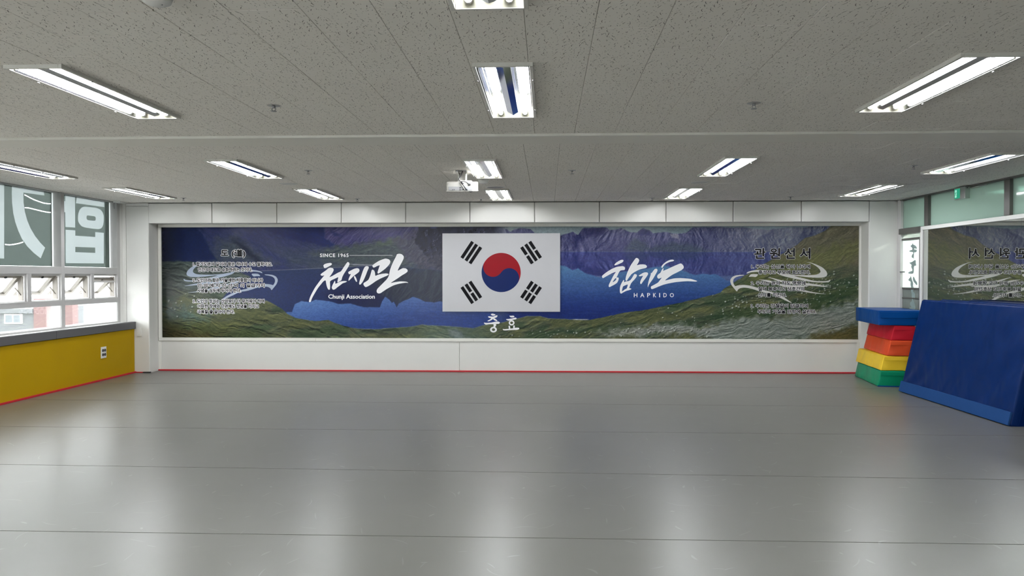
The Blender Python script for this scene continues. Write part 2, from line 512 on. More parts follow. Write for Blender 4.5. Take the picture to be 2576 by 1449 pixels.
for a, b in ((-5.70, -1.152), (-1.148, 4.735)):
    box('wainscot_panel', a, b, 11.035, 11.07, 0.016, 0.452, M_WHITEPAD, wall_back, 0.004)
box('wainscot_strip', -5.712, -5.665, 11.028, 11.07, 0.016, 0.452, M_TRIM, wall_back, 0.003)
box('wainscot_strip', 4.69, 4.735, 11.028, 11.07, 0.016, 0.452, M_TRIM, wall_back, 0.003)

bb = structure(boxes('baseboard_back', [(-5.71, 4.74, 11.018, 11.04, 0.0, 0.020), (-5.93, -5.70, 10.752, 10.772, 0.0, 0.014), (4.73, 5.18, 10.752, 10.772, 0.0, 0.014)], M_RED, None, 0.003))
box('tape_patch', -5.80, -5.69, 10.742, 10.78, 0.0, 0.016, M_BLACK, bb, 0.003)
structure(box('baseboard_left', XPAD - 0.01, XPAD + 0.022, BACK_Y, 10.77, 0.0, 0.022, M_RED, None, 0.004))

# ------------------------------------------------------------------ left wall: parapet, yellow pads, sill, windows
wall_left = structure(box('wall_left', -6.32, -6.0, BACK_Y, 11.1, 0, 0.70, M_WHITE))
box('end_pier', -6.32, -6.098, 10.70, 11.1, 0.70, 2.6, M_WHITE, wall_left)
py = [BACK_Y, -0.6, 2.2, 5.0, 7.8, 10.69, 10.765]
for a, b in zip(py, py[1:]):
    box('wall_pad', -6.0, XPAD, a + 0.001, b - 0.001, 0.012, 0.648, M_YELLOW, wall_left, 0.004)
box('window_ledge', -6.12, -5.95, BACK_Y, 10.77, 0.70, 0.748, M_PLASTIC, wall_left, 0.004)
sy = [BACK_Y, -0.8, 1.15, 3.1, 5.05, 7.0, 8.95, 10.77]
for a, b in zip(sy, sy[1:]):
    box('sill_cushion', -5.985, -5.905, a + 0.0015, b - 0.0015, 0.650, 0.757, M_GREYPAD, wall_left, 0.012, 3)

FILM_A=[[[8138,2516],[8478,2514],[8464,1632],[8124,1630]],[[8606,2511],[8847,2512],[9175,2512],[9184,2443],[8801,2437],[8803,2316],[8824,2207],[8864,2106],[8921,2014],[9004,1922],[9100,1844],[9189,1786],[9103,1649],[8976,1713],[8859,1790],[8767,1877],[8706,1969],[8657,2067],[8623,2174],[8605,2297],[8602,2405]]]
FILM_AC=[[[8804,2412],[8845,2407],[8915,2388],[8986,2371],[9071,2358],[9158,2347],[9246,2346],[9316,2350]],[[8808,2256],[8878,2260],[8961,2255],[9057,2247],[9156,2240],[9244,2237],[9315,2239]],[[8466,1797],[8553,1795],[8630,1804],[8721,1821],[8801,1839]]]
FILM_B=[[[9605,2521],[9807,2521],[9805,2079],[9598,2074]],[[9569,2411],[9606,2413],[9604,2267],[9567,2266]],[[9846,2521],[10482,2527],[10484,2416],[9856,2409],[9827,2407]],[[9600,2038],[9807,2042],[9806,1971],[10257,1977],[10258,2046],[10467,2047],[10460,1608],[9597,1598]]]
FILM_BBAR=[[[9804,1820],[10255,1828],[10254,1753],[9803,1749]]]
FILM_RING=[[[9867,2217],[9875,2271],[9905,2327],[9957,2365],[10016,2380],[10152,2385],[10292,2389],[10386,2374],[10442,2341],[10469,2292],[10468,2216],[10450,2149],[10406,2107],[10334,2090],[10178,2090],[10027,2094],[9946,2106],[9895,2139],[9870,2172]],[[10059,2241],[10067,2261],[10097,2266],[10243,2266],[10271,2257],[10273,2221],[10257,2203],[10089,2199],[10062,2214]]]
FILM_DOOR=[[[10400,1885],[10385,1858],[10341,1849],[10302,1829],[10280,1800],[10327,1800],[10357,1809],[10364,1792],[10293,1787],[10289,1764],[10317,1750],[10368,1754],[10368,1659],[10382,1654],[10382,1676],[10418,1677],[10431,1703],[10407,1729],[10387,1732],[10391,1756],[10481,1764],[10503,1774],[10472,1783],[10415,1788],[10409,1811],[10456,1835],[10465,1846],[10427,1855]],[[10327,1647],[10310,1631],[10315,1606],[10299,1580],[10309,1567],[10365,1568],[10367,1464],[10440,1458],[10524,1464],[10511,1482],[10458,1493],[10410,1499],[10404,1516],[10433,1543],[10439,1564],[10422,1580],[10478,1600],[10487,1617],[10426,1620],[10383,1633],[10358,1643]],[[10454,1432],[10431,1408],[10413,1373],[10390,1351],[10378,1313],[10389,1295],[10369,1278],[10363,1235],[10393,1226],[10359,1205],[10329,1184],[10329,1132],[10345,1101],[10359,1123],[10370,1148],[10379,1100],[10348,1071],[10322,1020],[10316,976],[10363,968],[10502,980],[10450,993],[10415,999],[10459,1023],[10465,1058],[10434,1077],[10408,1082],[10418,1138],[10427,1199],[10440,1233],[10437,1277],[10455,1307],[10447,1351],[10509,1364],[10512,1381],[10483,1399],[10460,1408]],[[10380,1425],[10345,1404],[10323,1373],[10277,1344],[10268,1309],[10293,1303],[10332,1330],[10370,1352],[10391,1382]]]
FILM_DOOR2=[[[10220,1705],[10200,1710],[10198,1595],[10231,1596],[10237,1673]],[[10219,1580],[10198,1580],[10197,1540],[10218,1540]],[[10221,1515],[10197,1523],[10196,1493],[10221,1498]],[[10217,1476],[10196,1480],[10195,1442],[10217,1442]],[[10216,1425],[10195,1425],[10193,1310],[10218,1310],[10209,1366]]]
def film_pt(p, x):
    return (x, p[0] / 1000, p[1] / 1000)

MULL = [10.665 - 1.277 * k for k in range(12)]
for k in range(11):
    yb, ya = MULL[k], MULL[k + 1]           # far and near side of the bay
    if ya < BACK_Y:
        break
    w = structure(box('window_%d' % (k + 1), -6.235, XL, yb - 0.035, yb + 0.035, 0.745, CZ, M_ALU, None, 0.003))
    y0, y1 = ya + 0.035, yb - 0.035
    box('sill_rail', -6.235, XL, y0, y1, 0.742, 0.772, M_ALU, w, 0.002)
    box('lower_rail', -6.235, XL, y0, y1, 1.048, 1.118, M_ALU, w, 0.003)
    box('upper_rail', -6.235, XL, y0, y1, 1.455, 1.548, M_ALU, w, 0.003)
    box('head_rail', -6.235, XL - 0.02, y0, y1, 2.494, CZ, M_ALU, w, 0.002)
    box('jamb_lining', -6.225, XL - 0.012, y1 - 0.006, y1 + 0.001, 0.772, 1.048, M_ALULITE, w)
    box('lower_glass', -6.204, -6.198, y0, y1, 0.772, 1.048, M_GLASS, w)
    box('upper_glass', -6.208, -6.202, y0, y1, 1.548, 2.494, M_GLASS, w)
    sheet_ = [(y0 * 1000, 1552), ((y1 - 0.030) * 1000, 1552), ((y1 - 0.030) * 1000, 2494), (y0 * 1000, 2494)]
    holes, patches, tears = [], [], []
    top_ = lambda l: [(max(p[0], y0 * 1000 + 2), min(p[1], 2491)) for p in l]
    if k == 0:                              # letters are cut out of the film and filled with a white one
        b0, b1 = FILM_B[0], FILM_B[1]
        holes = [top_([b0[0], b0[1], b0[2], b0[3], (b0[3][0], 2267), (b1[3][0], 2266), (b1[0][0], 2411), (b0[3][0], 2413)]), top_(FILM_B[2]), FILM_B[3], chaikin(FILM_RING[0], 1)]
        patches = [FILM_BBAR[0], chaikin(FILM_RING[1], 1)]
    if k == 1:
        holes = [top_(FILM_A[0]), top_(FILM_A[1])]
        for c in FILM_AC:                   # thin tears that let the sky through
            lo_, hi_ = c[0][0] + 16, c[-1][0] - 12
            q = [(min(max(p[0], lo_), hi_), p[1]) for p in c]
            tears.append([(p[0], p[1] + 5) for p in q] + [(p[0], p[1] - 5) for p in q[::-1]])
    flat_shape('sky_gap_strip', [[[((y1 - 0.030) * 1000, 1552), (y1 * 1000, 1552), (y1 * 1000, 2494), ((y1 - 0.030) * 1000, 2494)]]], lambda p: film_pt(p, -6.2005), M_SKYGAP, w)  # white strip standing in for sky brightness in the clear gap beside the film
    fo = flat_shape('tinted_film', [[sheet_] + holes + tears] + [[q] for q in patches], lambda p: film_pt(p, -6.2005), M_FILM, w)
    for h, inner in zip(holes, ([None, None, patches[0], patches[1]] if patches else [None] * 9)):
        flat_shape('window_letter', [[h] + ([inner] if inner else [])], lambda p: film_pt(p, -6.2005), M_LETTERFILM, w)
    # awning sashes
    ym = (ya + yb) / 2 + 0.0
    box('awning_post', -6.235, XL, ym - 0.035, ym + 0.035, 1.118, 1.455, M_ALU, w, 0.003)
    for j, (p0, p1) in enumerate(((y0, ym - 0.035), (ym + 0.035, y1))):
        bm = bmesh.new()                    # outer sash frame fixed in the opening
        for b in ((p0, p0 + 0.022, 1.118, 1.455), (p1 - 0.022, p1, 1.118, 1.455), (p0 + 0.022, p1 - 0.022, 1.430, 1.455), (p0 + 0.022, p1 - 0.022, 1.118, 1.128)):
            bm_box(bm, -6.21, -6.125, b[0], b[1], b[2], b[3])
        link('awning_frame', fin(bm, 'awning_frame'), M_ALULITE, w)
        last = (k == 0 and j == 1)
        wd, ht = (p1 - p0) - 0.05, 0.315
        dz = 0.045 if last else 0.0
        bm = bmesh.new()
        sw = 0.052
        for b in ((0, sw, -ht, 0), (wd - sw, wd, -ht, 0), (sw, wd - sw, -0.034, 0), (sw, wd - sw, -ht, -ht + 0.034)):
            bm_box(bm, -0.042, 0.0, b[0], b[1], b[2], b[3], 0.003)
        me = fin(bm, 'awning_sash')
        sash = link('awning_sash', me, M_SASH, w)
        sash.location = (-6.15, p0 + 0.025, 1.428 - dz)
        sash.rotation_euler = (0, math.radians(44 if last else 40), 0)
        box('sash_glass', -0.024, -0.018, sw, wd - sw, -ht + 0.034, -0.034, M_GLASS, sash)
        box('catch', 0.0, 0.012, wd * 0.5 - 0.018, wd * 0.5 + 0.018, -0.03, -0.012, M_BLACK, sash)
        tube('stay_arm', [(-6.165, p1 - 0.03, 1.20), (-6.235, p1 - 0.034, 1.29)], 0.006, M_SASH, w, 6)
        box('friction_stay', -6.20, -6.14, p1 - 0.028, p1 - 0.022, 1.135, 1.42, M_SASH, w)
        if last:
            box('inner_bar', -6.15, -6.13, p0 + 0.02, p1 - 0.02, 1.335, 1.362, M_ALULITE, w, 0.002)

# ------------------------------------------------------------------ right wall: transom lights, door, backing of the mirror
wall_right = structure(box('wall_right', 5.175, 5.26, BACK_Y, 10.14, 0, 2.01, M_WHITE))
box('jamb_post', 5.135, 5.24, 10.68, 10.79, 0, 2.50, M_ALULITE, wall_right, 0.003)
box('head_rail', 5.13, 5.24, BACK_Y, 10.70, 2.488, CZ + 0.02, M_DARKFRAME, wall_right, 0.002)
box('transom_rail', 5.160, 5.24, BACK_Y, 10.13, 2.012, 2.092, M_DARKFRAME, wall_right, 0.004)
box('door_head', 5.115, 5.24, 10.13, 10.70, 2.012, 2.092, M_DARKFRAME, wall_right, 0.004)
tm = [10.68, 10.0, 8.315, 6.63, 4.945, 3.26, 1.575, -0.11, -1.8, BACK_Y]
for a, b in zip(tm, tm[1:]):
    if b > BACK_Y:
        box('transom_post', 5.135, 5.23, b - 0.05, b + 0.05, 2.092, 2.488, M_DARKFRAME, wall_right, 0.003)
    g = box('transom_glass', 5.172, 5.180, b + 0.047, a - (0.0 if a > 10.6 else 0.047), 2.092, 2.488, M_FROST, wall_right)

door = structure(box('door_1', 5.15, 5.185, 10.145, 10.20, 0.0, 1.955, M_DARKFRAME))
box('top_rail', 5.15, 5.185, 10.20, 10.68, 1.925, 1.955, M_DARKFRAME, door, 0.002)
box('bottom_rail', 5.15, 5.185, 10.20, 10.68, 0.0, 0.12, M_DARKFRAME, door, 0.002)
box('overlight_glass', 5.165, 5.170, 10.145, 10.68, 1.955, 2.012, M_CLEARDOOR, door)
box('frosted_pane', 5.168, 5.174, 10.20, 10.68, 1.265, 1.925, M_FROSTDOOR, door)
box('lower_pane', 5.168, 5.174, 10.20, 10.68, 0.12, 1.250, M_GREYFILM, door)
box('mid_bar', 5.16, 5.18, 10.20, 10.68, 1.243, 1.268, M_DARKFRAME, door, 0.002)
box('mid_bar', 5.16, 5.18, 10.20, 10.68, 1.115, 1.130, M_DARKFRAME, door, 0.002)
box('door_handle', 5.125, 5.16, 10.60, 10.68, 1.478, 1.492, M_BLACK, door, 0.003)
for l in FILM_DOOR:
    flat_shape('door_lettering', [[l]], lambda p: film_pt(p, 5.1655), M_GLYPH, door, 1)

# corridor behind the partition
corr = structure(box('wall_corridor', 7.4, 7.5, 3.0, 12.2, 0, 2.6, M_CORRIDOR))
box('dado', 7.38, 7.40, 3.0, 12.2, 0, 1.05, M_CORRLOW, corr)
box('corridor_end', 5.3, 7.4, 12.1, 12.2, 0, 2.6, M_CORRIDOR, corr)
box('corridor_end', 5.3, 7.4, 3.0, 3.1, 0, 2.6, M_CORRIDOR, corr)
box('corridor_side', 5.22, 5.3, 11.07, 12.2, 0, 2.6, M_CORRIDOR, corr)
box('corridor_floor', 5.3, 7.5, 3.0, 12.2, -0.1, -0.005, M_GROUND, corr)
box('corridor_ceiling', 5.262, 7.5, 3.0, 12.2, 2.60, 2.66, M_CORRIDOR, corr)
for yy in (5.0, 7.4, 9.8):  # unseen lamps, added to light the frosted panes from behind
    cl = thing('added_corridor_light', 'unseen flat light added in the corridor to light the frosted glass', 'ceiling light', (6.3, yy, 2.57), 0, 'added corridor lights')
    box('housing', -0.17, 0.17, -0.62, 0.62, 0.0, 0.03, M_HOUSING, cl, 0.004)
    box('diffuser', -0.15, 0.15, -0.60, 0.60, -0.012, 0.0, M_ADDEDLAMP, cl, 0.003)

# wall behind the viewer, with one window whose light shows as a soft patch on the glossy mural
wf = structure(box('wall_front', -6.3, -4.5, BACK_Y - 0.15, BACK_Y - 0.02, 0, 2.62, M_WHITE))
box('wall_length', -2.7, 5.3, BACK_Y - 0.15, BACK_Y - 0.02, 0, 2.62, M_WHITE, wf)
box('wall_length', -4.5, -2.7, BACK_Y - 0.15, BACK_Y - 0.02, 0, 0.80, M_WHITE, wf)
box('wall_length', -4.5, -2.7, BACK_Y - 0.15, BACK_Y - 0.02, 2.15, 2.62, M_WHITE, wf)
w = structure(box('window_12', -4.5, -4.45, BACK_Y - 0.13, BACK_Y - 0.03, 0.80, 2.15, M_ALU))
box('frame_side', -2.75, -2.7, BACK_Y - 0.13, BACK_Y - 0.03, 0.80, 2.15, M_ALU, w)
box('frame_side', -3.63, -3.57, BACK_Y - 0.13, BACK_Y - 0.03, 0.80, 2.15, M_ALU, w)
box('frame_rail', -4.45, -2.75, BACK_Y - 0.13, BACK_Y - 0.03, 0.80, 0.85, M_ALU, w)
box('frame_rail', -4.45, -2.75, BACK_Y - 0.13, BACK_Y - 0.03, 2.10, 2.15, M_ALU, w)
box('glass', -4.45, -2.75, BACK_Y - 0.09, BACK_Y - 0.084, 0.85, 2.10, M_GLASS, w)

# ------------------------------------------------------------------ ceiling: fissured tiles hung a touch askew to the walls, plain band between two fields
CROT = -0.0140
def to_local(x, y):
    c, s = math.cos(-CROT), math.sin(-CROT)
    return (x * c - y * s, x * s + y * c)
ceiling = structure(box('ceiling', -6.6, 5.6, BACK_Y - 0.3, 11.3, 2.60, 2.66, M_DARKGAP))
LAMPS = [  # centre x, y in the room; row name, column name
    (-0.165, 4.375, 'front', 'c'), (-2.555, 4.33, 'front', 'l'), (2.205, 4.285, 'front', 'r'), (-0.195, 2.35, 'over', 'c'),
    (-0.52, 7.46, 'mid', 'c'), (-2.905, 7.39, 'mid', 'l'), (1.855, 7.38, 'mid', 'r'), (-5.16, 7.35, 'mid', 'll'), (4.13, 7.26, 'mid', 'rr'),
    (-0.49, 9.80, 'rear', 'c'), (-2.83, 9.64, 'rear', 'l'), (1.885, 9.71, 'rear', 'r'), (-5.10, 9.46, 'rear', 'll'), (4.155, 9.44, 'rear', 'rr'),
    (-4.90, 4.30, 'out', ''), (4.50, 4.25, 'out', ''), (-2.58, 2.30, 'out', ''), (2.18, 2.28, 'out', ''), (-4.95, 2.3, 'out', ''), (4.45, 2.25, 'out', ''),
    (-2.6, 0.2, 'out', ''), (-0.22, 0.2, 'out', ''), (2.15, 0.2, 'out', ''), (-2.6, -1.9, 'out', ''), (-0.22, -1.9, 'out', ''), (2.15, -1.9, 'out', '')]
LW, LL = 0.308, 1.235
lamp_rects = []
for x, y, r, c in LAMPS:
    lx, ly = to_local(x, y)
    lamp_rects.append((lx - LW / 2 + 0.012, lx + LW / 2 - 0.012, ly - LL / 2 + 0.012, ly + LL / 2 - 0.012))
def subtract(rect, cut):
    x0, x1, y0, y1 = rect
    a0, a1, b0, b1 = cut
    if a1 <= x0 or a0 >= x1 or b1 <= y0 or b0 >= y1:
        return [rect]
    out = []
    if b0 > y0: out.append((x0, x1, y0, b0))
    if b1 < y1: out.append((x0, x1, b1, y1))
    m0, m1 = max(y0, b0), min(y1, b1)
    if a0 > x0: out.append((x0, a0, m0, m1))
    if a1 < x1: out.append((a1, x1, m0, m1))
    return [r for r in out if r[1] - r[0] > 0.004 and r[3] - r[2] > 0.004]
tiles = []
TW, TL, GAP = 0.2992, 0.5835, 0.0009
for x_ref, y_ref, ya, yb, par in ((-0.095, 2.97, BACK_Y - 0.1, 5.66, 0), (-0.195, 7.575, 5.95, 11.2, 1)):
    for i in range(-22, 20):
        x0 = x_ref + i * TW
        off = y_ref + (TL / 2 if (i + par) % 2 else 0.0) + random.uniform(-0.006, 0.006)
        k0 = int(math.floor((ya - off) / TL))
        k = k0
        while off + k * TL < yb:
            y0, y1 = max(off + k * TL, ya), min(off + (k + 1) * TL, yb)
            k += 1
            if y1 - y0 < 0.02:
                continue
            pieces = [(x0 + GAP, x0 + TW - GAP, y0 + GAP * 2.6, y1 - GAP * 2.6)]
            if pieces[0][0] > 5.3 or pieces[0][1] < -6.4:
                continue
            for lr in lamp_rects:
                pieces = [q for p in pieces for q in subtract(p, lr)]
            if pieces:
                tiles.append(pieces)
def tile_score(pieces):
    x0, x1, y0, y1 = pieces[0][0], pieces[0][1], min(p[2] for p in pieces), max(p[3] for p in pieces)
    xc, yc = (x0 + x1) / 2, (y0 + y1) / 2
    if y1 < 2.75 or abs(xc / max(yc, 0.1) + 0.02) > 0.76:
        return 0.0
    return sum((p[1] - p[0]) * (p[3] - p[2]) for p in pieces) / yc ** 3
tiles.sort(key=tile_score, reverse=True)
def bm_tile(bm, p):
    x0, x1, y0, y1 = p
    b = 0.0012
    z0, z1 = CZ, CZ + 0.012
    lo = [bm.verts.new(v) for v in ((x0 + b, y0 + b, z0), (x1 - b, y0 + b, z0), (x1 - b, y1 - b, z0), (x0 + b, y1 - b, z0))]
    mi = [bm.verts.new(v) for v in ((x0, y0, z0 + b), (x1, y0, z0 + b), (x1, y1, z0 + b), (x0, y1, z0 + b))]
    hi = [bm.verts.new(v) for v in ((x0, y0, z1), (x1, y0, z1), (x1, y1, z1), (x0, y1, z1))]
    bm.faces.new(lo[::-1])
    bm.faces.new(hi)
    for A, B in ((lo, mi), (mi, hi)):
        for k in range(4):
            bm.faces.new((A[k], A[(k + 1) % 4], B[(k + 1) % 4], B[k]))
full_mesh = None
for n, pieces in enumerate(tiles[:300]):
    p = pieces[0]
    whole = len(pieces) == 1 and abs(p[1] - p[0] - (TW - 2 * GAP)) < 1e-6 and abs(p[3] - p[2] - (TL - 5.2 * GAP)) < 1e-6
    cx, cy = (p[0] + p[1]) / 2, (p[2] + p[3]) / 2
    if whole and full_mesh is not None:
        me = full_mesh
    else:
        bm = bmesh.new()
        for q in pieces:
            bm_tile(bm, (q[0] - cx, q[1] - cx, q[2] - cy, q[3] - cy))
        me = fin(bm, 'ceiling_tile')
        me.materials.append(M_TILE)
        if whole:
            full_mesh = me
    o = link('ceiling_tile', me, None, ceiling)
    c, s = math.cos(CROT), math.sin(CROT)
    o.location = (cx * c - cy * s, cx * s + cy * c, random.uniform(-0.0006, 0.0006))
    o.rotation_euler = (0, 0, CROT)
bm = bmesh.new()
for pieces in tiles[300:]:
    for q in pieces:
        bm_tile(bm, q)
o = link('ceiling_tile_field', fin(bm, 'ceiling_tile_field'), M_TILE, ceiling)
o.rotation_euler = (0, 0, CROT)
o['kind'] = 'stuff'

band = structure(box('trim_1', -6.3, 5.35, 5.655, 5.995, 2.490, 2.58, M_BAND, None, 0.003))
band.rotation_euler = (0, 0, -0.006)
lip = box('edge_bead', -6.3, 5.35, 5.640, 5.662, 2.486, 2.51, M_TRIM, band, 0.004)
structure(box('trim_2', -5.71, 4.74, 10.755, 10.80, 2.4965, 2.5005, M_DARKGAP))

# ------------------------------------------------------------------ outside the windows
structure(box('ground', -60, -6.4, -30, 60, -9.2, -9.0, M_GROUND))
b1 = thing('neighbour_building', 'pale rendered building with sliding window beyond the lower window panes', 'building', (-16.5, 20, -9))
box('wall', -7.5, 4.07, -2, 6, 0.0, 9.50, M_FACADE, b1)
box('parapet', -7.6, 4.07, -2.08, 6, 9.50, 9.62, M_FACADE, b1, 0.01)
f = box('window', 3.33, 3.77, -2.04, -2.0, 9.25, 9.545 - 0.06, M_PLASTIC, b1, 0.004)
box('pane', 3.36, 3.535, -2.05, -2.035, 9.275, 9.46, M_OUTGLASS, f)
box('pane', 3.565, 3.74, -2.05, -2.035, 9.275, 9.46, M_OUTGLASS, f)
b2 = thing('brick_stair_tower', 'pink brick stair tower beside the pale building, seen through the lower window panes', 'building', (-11.9, 20, -9))
box('wall', -0.52, 0.46, -2.05, -1.82, 0.0, 9.86, M_FACADEPINK, b2)
box('coping', -0.56, 0.50, -2.1, -1.78, 9.86, 9.92, M_FACADE, b2, 0.01)

# ================================================================== THE MURAL
# The print is laid out in its own sheet units (u to the right, v down), turned into wall metres here.
MX0, MX1, MZ0, MZ1 = -5.652, 4.707, 0.500, 2.160
MY = 11.040
def sheet_x(u):
    q = (u - 1288.0) / 1870.0
    return 11.05 * (q - 0.03316) / (1 + 0.03316 * q)
def sheet_u(x):
    t = x / 11.05
    return 1288.0 + 1870.0 * (t + 0.03316) / (1 - 0.03316 * t)
def sheet_z(u, v):
    t = (u - 408.0) / 1752.0
    return MZ1 - (MZ1 - MZ0) * (v - (572.5 - 4 * t)) / (276.5 + 8 * t)
def sheet(p, d=0.0):
    return (sheet_x(p[0]), MY - d, sheet_z(p[0], p[1]))

def paint_mural():
    nx, ny = 1480, 236
    xs = np.linspace(MX0, MX1, nx)
    zs = np.linspace(MZ1, MZ0, ny)
    U = np.repeat(sheet_u(xs)[None, :], ny, 0)
    T = (U - 408) / 1752
    V = (572.5 - 4 * T) + (276.5 + 8 * T) * np.repeat(((MZ1 - zs) / (MZ1 - MZ0))[:, None], nx, 1)
    tab = rng.random((256, 256)).astype(np.float32)
    us = sheet_u(xs)
    def vn(a, b, s):
        a = (a + s * 17.31).astype(np.float32)
        b = (b + s * 5.77).astype(np.float32)
        i, j = np.floor(a).astype(np.int32), np.floor(b).astype(np.int32)
        fa, fb = a - i, b - j
        fa, fb = fa * fa * (3 - 2 * fa), fb * fb * (3 - 2 * fb)
        i0, i1, j0, j1 = i & 255, (i + 1) & 255, j & 255, (j + 1) & 255
        p0 = tab[i0, j0]
        p0 += (tab[i1, j0] - p0) * fa
        p1 = tab[i0, j1]
        p1 += (tab[i1, j1] - p1) * fa
        return p0 + (p1 - p0) * fb
    ALL = (slice(None), slice(None))
    def fbm(lx, ly, ang=0.0, s=0, octv=4, ridge=False, w=ALL, gain=0.55):
        """noise with feature length lx along the direction ang (degrees, down to the right) and ly across it, inside the window w"""
        c, n = math.cos(math.radians(ang)), math.sin(math.radians(ang))
        u, v = U[w], V[w]
        if ridge and WARP:
            u, v = u + WARP[0][w], v + WARP[1][w]
        a, b = (u * c + v * n) / lx, (v * c - u * n) / ly
        t, amp, tot = 0, 1.0, 0
        for k in range(octv):
            q = vn(a, b, s + k)
            if ridge:
                q = 1 - abs(2 * q - 1)
            t = t + q * amp
            tot += amp
            a, b, amp = a * 2.03, b * 2.03, amp * gain
        return t / tot
    WARP = []
    WARP = [(fbm(70, 50, 10, 201, 3) - 0.5) * 38, (fbm(60, 40, -10, 211, 3) - 0.5) * 30]
    def relief(lx, ly, ang, s, octv=5, dx=0.8, dy=0.6, w=ALL, gain=0.52):
        """rock or turf modelled by slanting light over ridged noise, 0..1"""
        h = fbm(lx, ly, ang, s, octv, True, w, gain)
        gy, gx = np.gradient(h)
        q = gx * dx + gy * dy
        return np.clip(0.5 + q / (q.std() * 5.6), 0, 1)
    def st(x, lo, hi):
        return np.clip((x - lo) / (hi - lo), 0, 1)
    img = np.zeros(U.shape + (3,))
    def put(mask, col, col2=None, f=None, w=ALL):
        c = np.array(col, float)
        if col2 is not None:
            c = c + (np.array(col2, float) - c) * f[..., None]
        if mask.shape != img[w].shape[:2]:
            mask = mask[w]
        img[w] = img[w] * (1 - mask[..., None]) + c * mask[..., None]
    def below(pts, soft=1.2, wob=0.0, s=40):
        y = np.interp(U, [p[0] for p in pts], [p[1] for p in pts])
        if wob:
            y = y + (fbm(14, 14, 0, s, 3) - 0.5) * wob
        return st(V - y, -soft, soft)
    def win(u0, u1, v0, v1):
        i0, i1 = np.searchsorted(us, [u0, u1])
        j = np.nonzero((V[:, nx // 2] > v0 - 6) & (V[:, nx // 2] < v1 + 6))[0]
        return (slice(j[0], j[-1] + 1), slice(max(i0 - 1, 0), min(i1 + 1, nx)))
    def poly(pts, soft=1.5, wob=0.0, s=60):
        """soft-edged polygon: (mask inside its window, window)"""
        m_ = soft + wob
        w = win(min(p[0] for p in pts) - m_, max(p[0] for p in pts) + m_, min(p[1] for p in pts) - m_, max(p[1] for p in pts) + m_)
        X, Y = U[w], V[w]
        if wob:
            X, Y = X + (fbm(12, 12, 0, s, 3, False, w) - 0.5) * wob * 1.6, Y + (fbm(12, 12, 0, s + 9, 3, False, w) - 0.5) * wob * 1.6
        ins = np.zeros(X.shape, bool)
        dist = np.full(X.shape, 1e9)
        for (x0, y0), (x1, y1) in zip(pts, pts[1:] + pts[:1]):
            cond = (y0 > Y) != (y1 > Y)
            xi = (x1 - x0) * (Y - y0) / (y1 - y0 if y1 != y0 else 1e-9) + x0
            ins ^= cond & (X < xi)
            L = (x1 - x0) ** 2 + (y1 - y0) ** 2 + 1e-9
            t = np.clip(((X - x0) * (x1 - x0) + (Y - y0) * (y1 - y0)) / L, 0, 1)
            dist = np.minimum(dist, np.hypot(X - x0 - t * (x1 - x0), Y - y0 - t * (y1 - y0)))
        return st(np.where(ins, dist, -dist), -soft, soft), w
    def patch(pts, soft, wob, amt, col, col2=None, f=None, base=None):
        """polygon painted over; f builds the blend inside the polygon's window, base limits it"""
        mk, w = poly(pts, soft, wob)
        mk = mk * amt
        if base is not None:
            mk = mk * base[w]
        put(mk, col, col2, f(w) if f else None, w)
    F = lambda *k, **q: (lambda w: fbm(*k, w=w, **q))
    RL = lambda *k, **q: (lambda w: relief(*k, w=w, **q))
    left = st(1262 - U, -20, 20)
    one = np.ones(U.shape)
    fine = fbm(7, 3, 15, 3, 4)
    # ---------------- left view: blue slopes round a dark lake
    sl = relief(90, 34, 34, 5, 5, 0.9, -0.5) * 0.75 + fbm(60, 20, 30, 5, 3) * 0.25
    put(one, (28, 38, 88), (62, 68, 116), sl)
    put(st(V, 596, 660) * 0.8 * st(fbm(90, 30, 20, 7, 3), 0.25, 0.6), (46, 58, 78), (80, 92, 102), relief(34, 12, 14, 8, 5, 0.4, 1.0))
    patch([(548, 600), (600, 594), (650, 636), (700, 664), (560, 664)], 12, 16, 0.6, (66, 78, 82), (104, 112, 106), RL(26, 9, 22, 11, 4, 0.5, 1.0))
    patch([(586, 602), (606, 604), (640, 638), (670, 660), (650, 664), (618, 640)], 5, 9, 0.8, (24, 30, 56))
    patch([(400, 560), (489, 566), (508, 587), (528, 620), (546, 652), (505, 657), (400, 660)], 3, 8, 1, (8, 18, 58), (17, 33, 84), lambda w: st(U[w] + fbm(50, 30, 0, 12, 3, w=w) * 60, 430, 520))
    patch([(560, 566), (640, 566), (690, 587), (780, 612), (700, 600), (620, 585)], 8, 10, 0.5, (24, 36, 92))
    patch([(640, 566), (812, 566), (818, 598), (847, 616), (826, 621), (780, 612), (740, 604), (690, 587)], 2.5, 6, 1, (15, 28, 84), (27, 41, 104), F(60, 20, 20, 15))
    patch([(812, 566), (1060, 566), (1045, 600), (985, 608), (925, 618), (847, 616), (819, 598)], 3, 8, 1, (42, 42, 96), (96, 92, 142), RL(60, 15, -44, 21, 5, 0.8, 0.8))
    patch([(830, 578), (862, 594), (842, 594)], 3, 6, 0.8, (28, 36, 96))
    patch([(847, 618), (925, 612), (1000, 596), (1050, 604), (1066, 640), (1060, 668), (860, 676), (780, 640)], 8, 14, 0.9, (46, 58, 72), (104, 114, 108), RL(30, 13, -6, 25, 5, 0.6, 1.0))
    patch([(950, 616), (1000, 592), (1010, 604), (965, 620)], 6, 6, 0.55, (96, 112, 92))
    patch([(985, 600), (1055, 575), (1064, 632), (1082, 668), (1020, 660), (1010, 630)], 6, 10, 0.75, (52, 52, 82), (106, 102, 120), RL(44, 14, -52, 28, 5))
    cl = [(1052, 572), (1300, 566), (1300, 690), (1114, 672), (1084, 662), (1064, 634), (1044, 605)]
    patch(cl, 2.5, 14, 1, (7, 10, 34), (46, 48, 80), RL(26, 14, 60, 31, 5))
